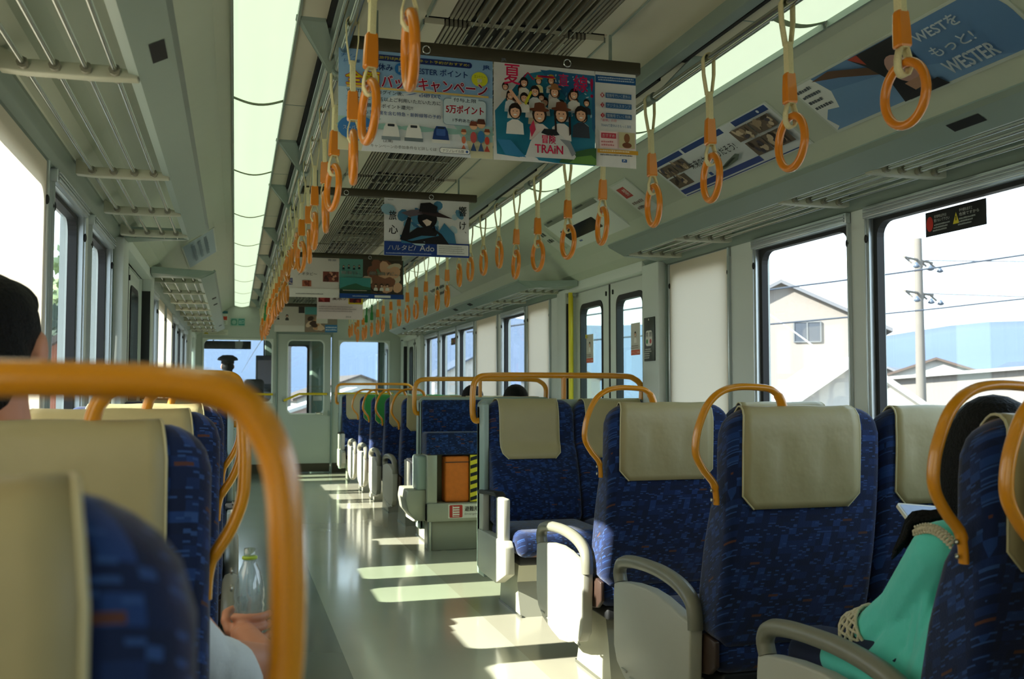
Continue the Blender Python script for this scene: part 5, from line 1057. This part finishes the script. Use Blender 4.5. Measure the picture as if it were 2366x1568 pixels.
m = MB(o); m.box(.245, .43, 14.9, 15.36, 0, 2.2, mat('cab_grey_green', (96, 118, 104)), .008); m.build('column', t); m = MB(o); m.box(.27, .40, 14.894, 14.9, .95, 1.02, PLAS, .003); m.build('panel_plate', t)
o = (-.30, 15.2, 0); t = thing('cab_pillar', 'dark pillar right of the driver windscreen', 'pillar', o); m = MB(o); m.box(-.42, -.16, 15.3, 15.41, 0, 2.2, mat('cab_grey_green', (96, 118, 104)), .01); m.build('post', t)
# ================================================================ outside
GRD = mat('dry_ground', (120, 116, 106), .95, noise=.2, scale=.3)
m = MB(); m.box(-400, -2.2, -60, 500, -2.6, -2.5, GRD); m.box(2.2, 600, -60, 600, -2.6, -2.5, GRD); m.box(-2.2, 2.2, 15.6, 500, -2.6, -1.3, mat('ballast', (128, 120, 108), .95, noise=.3, scale=6)); S('ground', m)
HW = [mat('stucco_cream', (134, 128, 123), .9, noise=.05), mat('stucco_white', (176, 174, 170), .9, noise=.05), mat('siding_grey', (104, 108, 112), .9, noise=.05), mat('stucco_pink', (164, 144, 138), .9, noise=.05)]
RF = [mat('roof_grey', (104, 106, 112), .8, noise=.1), mat('roof_brown', (82, 70, 64), .8, noise=.1), mat('roof_pale', (170, 170, 168), .6, noise=.06), mat('roof_blue', (64, 76, 96), .7, noise=.1)]
WIND = mat('house_window', (64, 70, 80), .15, noise=.05)
def house(label, c, yaw, w, d, h, rh, wm, rm, wins=(), z0=-2.5):
    o = (c[0], c[1], z0); t = thing('house', label, 'house', o); M = Matrix.Rotation(yaw, 3, 'Z')
    tf = lambda p: tuple(M @ Vector((p[0]-0, p[1]-0, 0))+Vector((c[0], c[1], z0+p[2])))
    m = MB(o, tf); m.prism([(-w/2, 0), (w/2, 0), (w/2, h), (0, h+rh), (-w/2, h)], 1, -d/2, d/2, wm); m.build('walls', t)
    m = MB(o, tf); e = .35
    for s_ in (-1, 1):
        a = (s_*(w/2+e), h-e*rh/(w/2)); n_ = .16; m.prism([(a[0], a[1]), (0, h+rh), (0, h+rh+n_), (a[0], a[1]+n_)], 1, -d/2-e, d/2+e, rm)
    m.build('roof', t)
    for (wx, wz, ww, wh) in wins:
        m = MB(o, tf); m.box(wx-ww/2, wx+ww/2, -d/2-.04, -d/2+.02, wz-wh/2, wz+wh/2, WIND); f = m.build('window', t)
        m = MB(o, tf)
        for q in (wx-ww/2, wx, wx+ww/2): m.box(q-.025, q+.025, -d/2-.07, -d/2, wz-wh/2, wz+wh/2, HW[2])
        for q in (wz-wh/2, wz+wh/2): m.box(wx-ww/2, wx+ww/2, -d/2-.07, -d/2, q-.025, q+.025, HW[2])
        m.build('frame', f)
    return t
house('cream gabled house framed by the right window left of the utility pole', (23.4, 40.2), -math.radians(31), 8.2, 6.5, 6.2, 2.0, HW[0], RF[0], [(1.05, 6.1, 1.1, .85), (1.15, 3.9, 1.3, .8), (-2.2, 3.6, 1.1, .9)])
house('low house with a bright pale roof in front of the cream house', (14.1, 22.3), -math.radians(20), 5.9, 3.9, 2.2, 2.06, HW[1], RF[2])
house('long pale house with grey roof at the right photo edge outside', (19.0, 16.9), -math.radians(40), 4.4, 4, 2.9, 1.1, HW[3], RF[0], [])
house('long low pale building behind the utility pole', (40, 43.5), -math.radians(39), 16, 5, 4.1, .6, HW[0], RF[2])
rnd = random.Random(21)
FARH = [(46, 58, 'white far house with brown roof, right of the pole base', 1, 1), (58, 60, 'grey far house with blue roof beyond the pole', 2, 3), (52, 70, 'cream far house with grey roof behind the cream gabled house', 0, 0), (72, 66, 'white far house with dark roof below the mountains', 1, 0), (70, 84, 'pink far house below the mountains', 3, 1), (88, 82, 'distant grey house with pale roof near the mountains', 2, 2), (40, 78, 'white house seen through the right side door glass', 1, 0), (30, 92, 'grey house far beyond the right side door', 2, 1), (22, 100, 'white house far ahead on the right side', 1, 3)]
for x, y, lb, a_, b_ in FARH: house(lb, (x, y), rnd.uniform(-.8, .2), rnd.uniform(7, 10), rnd.uniform(6, 9), rnd.uniform(3.2, 5), rnd.uniform(1.4, 2.2), HW[a_], RF[b_], [(1.2, 2.2, 1.4, 1.1)])
CON = mat('concrete_pole', (104, 100, 95), .9, noise=.08, scale=3)
INS = mat('insulator_blue_grey', (70, 82, 98), .4)
def upole(label, px, py, top, z0=-2.5, yaw=.5, cat='utility pole'):
    o = (px, py, z0); t = thing('utility_pole', label, cat, o); u = Vector((math.cos(yaw), math.sin(yaw), 0))
    m = MB(o); m.tube([(px, py, z0), (px, py, top)], [.19, .13], CON, 14); m.build('pole', t); P = Vector((px, py, 0))
    for k, z in enumerate((top-.75, top-1.9)):
        m = MB(o); m.tube([P+u*-1.15+Vector((0, 0, z)), P+u*1.15+Vector((0, 0, z))], .045, CON, 8); m.tube([P+Vector((0, 0, z-.6)), P+u*.5+Vector((0, 0, z))], .025, CON, 6); arm = m.build('crossarm', t)
        for q in (-1.0, .15, .95):
            c_ = P+u*q+Vector((0, 0, z)); m = MB(o); m.tube([c_+Vector((0, 0, -.02)), c_+Vector((.16, -.12, -.22))], .04, CON, 6); m.lathe([(.02, .1), (.13, -.06), (.05, -.1), (0, -.1)], c_+Vector((.26, -.2, -.28)), INS, 10); m.build('insulator', arm)
    return t
upole('pale concrete utility pole with crossarms in the right window', 21.9, 28.8, 6.37)
upole('distant utility pole seen through the front end window', 2.2, 60, 6.0)
WIRE = mat('cable', (60, 68, 80), .6)
def wire(label, pts, r=.03, mt=None):
    o = tuple(sum((Vector(p) for p in pts), Vector())/len(pts)); m = MB(o); m.tube(spline(pts, 5), r, mt or WIRE, 6); return tag(m.build('power_line'), label, 'cable', 'overhead wires')
wire('thick overhead wire sloping across both right windows, upper one', [(6, 29.5, 2.9), (14.6, 26.7, 4.14), (17.2, 25.9, 4.49), (22.3, 24.5, 5.24), (34, 21, 7.1)], .032)
wire('overhead wire crossing the utility pole lower down', [(8, 29.3, 2.5), (18.2, 25.7, 3.44), (22.3, 24.5, 3.9), (34, 21, 5.2)], .028)
wire('thin overhead wire from the utility pole top to the right', [(22.1, 28.7, 5.6), (32, 26, 5.55), (48, 22, 5.9)], .018)
wire('thin overhead wire from the lower crossarm to the right', [(22.1, 28.7, 4.45), (32, 26, 4.2), (48, 22, 4.4)], .018)
wire('white stay wire slanting down across the cream house', [(14.7, 26.9, 3.6), (16.4, 26.4, 2.3), (18.6, 25.9, .4), (21, 25, -2.4)], .022, mat('white_cable', (235, 235, 235), .5))
wire('contact wire over the track ahead', [(.4, 17, 3.2), (.2, 60, 3.4), (0, 140, 3.6)], .02)
# hills, with the haze of distance put into their base colour
HILL = mat('haze_blue_hills', (72, 88, 112), 1.0, noise=.15, scale=.02)
m = MB(); rows = []
for j in range(5):
    row = []
    for i in range(61):
        a = math.radians(-30+110*i/60); R_ = 330+60*j; hgt = (29+4*math.sin(i*.31)+2*math.sin(i*.83+1))*[0, .45, .8, 1, 0][j]; row.append((R_*math.sin(a), R_*math.cos(a), -3+hgt*1.25))
    rows.append(row)
m.sheet(rows, HILL, True); S('hills', m)
# left side: trees and a wall
LEAF = [mat('leaf_dark', (44, 66, 48), .8, noise=.3, scale=3), mat('leaf_mid', (84, 108, 70), .8, noise=.3, scale=3), mat('leaf_pale', (140, 158, 112), .8, noise=.3, scale=3)]
BARK = mat('bark', (80, 66, 54), .9, noise=.2)
def tree(label, x, y, h, r, lm, seed, z0=-2.5):
    o = (x, y, z0); t = thing('tree', label, 'tree', o, 'trees left of the train'); rd = random.Random(seed)
    m = MB(o); m.tube([(x, y, z0), (x+.1, y, z0+h*.4), (x, y+.1, z0+h*.75)], [.22, .16, .06], BARK, 8); m.build('trunk', t)
    m = MB(o)
    for k in range(900):
        a, b = rd.uniform(0, 2*PI), math.acos(rd.uniform(-1, 1)); q = r*rd.uniform(.45, 1.05)*(1+.15*math.sin(3*a+seed)); c = Vector((x+q*math.sin(b)*math.cos(a), y+q*math.sin(b)*math.sin(a), z0+h*.62+q*.95*math.cos(b)*h/(3.2*r)))
        u = Vector((rd.uniform(-1, 1), rd.uniform(-1, 1), rd.uniform(-1, 1))).normalized(); v = u.orthogonal().normalized(); s_ = rd.uniform(.16, .34); m.add([c-u*s_, c+v*s_*.6, c+u*s_, c-v*s_*.6], [(0, 1, 2, 3)], lm)
    m.build('crown', t)
tree('dark leafy tree behind the terracotta house on the left', -5.0, 33, 7.6, 1.7, LEAF[0], 1)
tree('tall mid-green tree outside the left windows', -9.5, 25, 8.0, 2.2, LEAF[1], 2)
tree('pale green tree farther along outside the left windows', -6.2, 39, 10, 2.2, LEAF[2], 3)
tree('dark tree beyond the left side door', -6.4, 52, 9, 2.6, LEAF[0], 4)
house('terracotta-walled house outside the left windows', (-4.3, 26.5), 0, 2.2, 4, 4.3, .7, mat('terracotta_wall', (170, 96, 66), .9, noise=.1), RF[1])
house('white house far ahead seen through the end windows', (7.5, 75), .1, 9, 7, 3.0, 1.6, HW[1], RF[1], [(1.2, 2.0, 1.6, 1.1)])
house('low pink-fronted shed ahead seen through the right end window', (4.6, 48), .0, 6, 4, 2.6, 1.0, HW[3], RF[2], [(0, 1.4, 2.0, 1.0)])
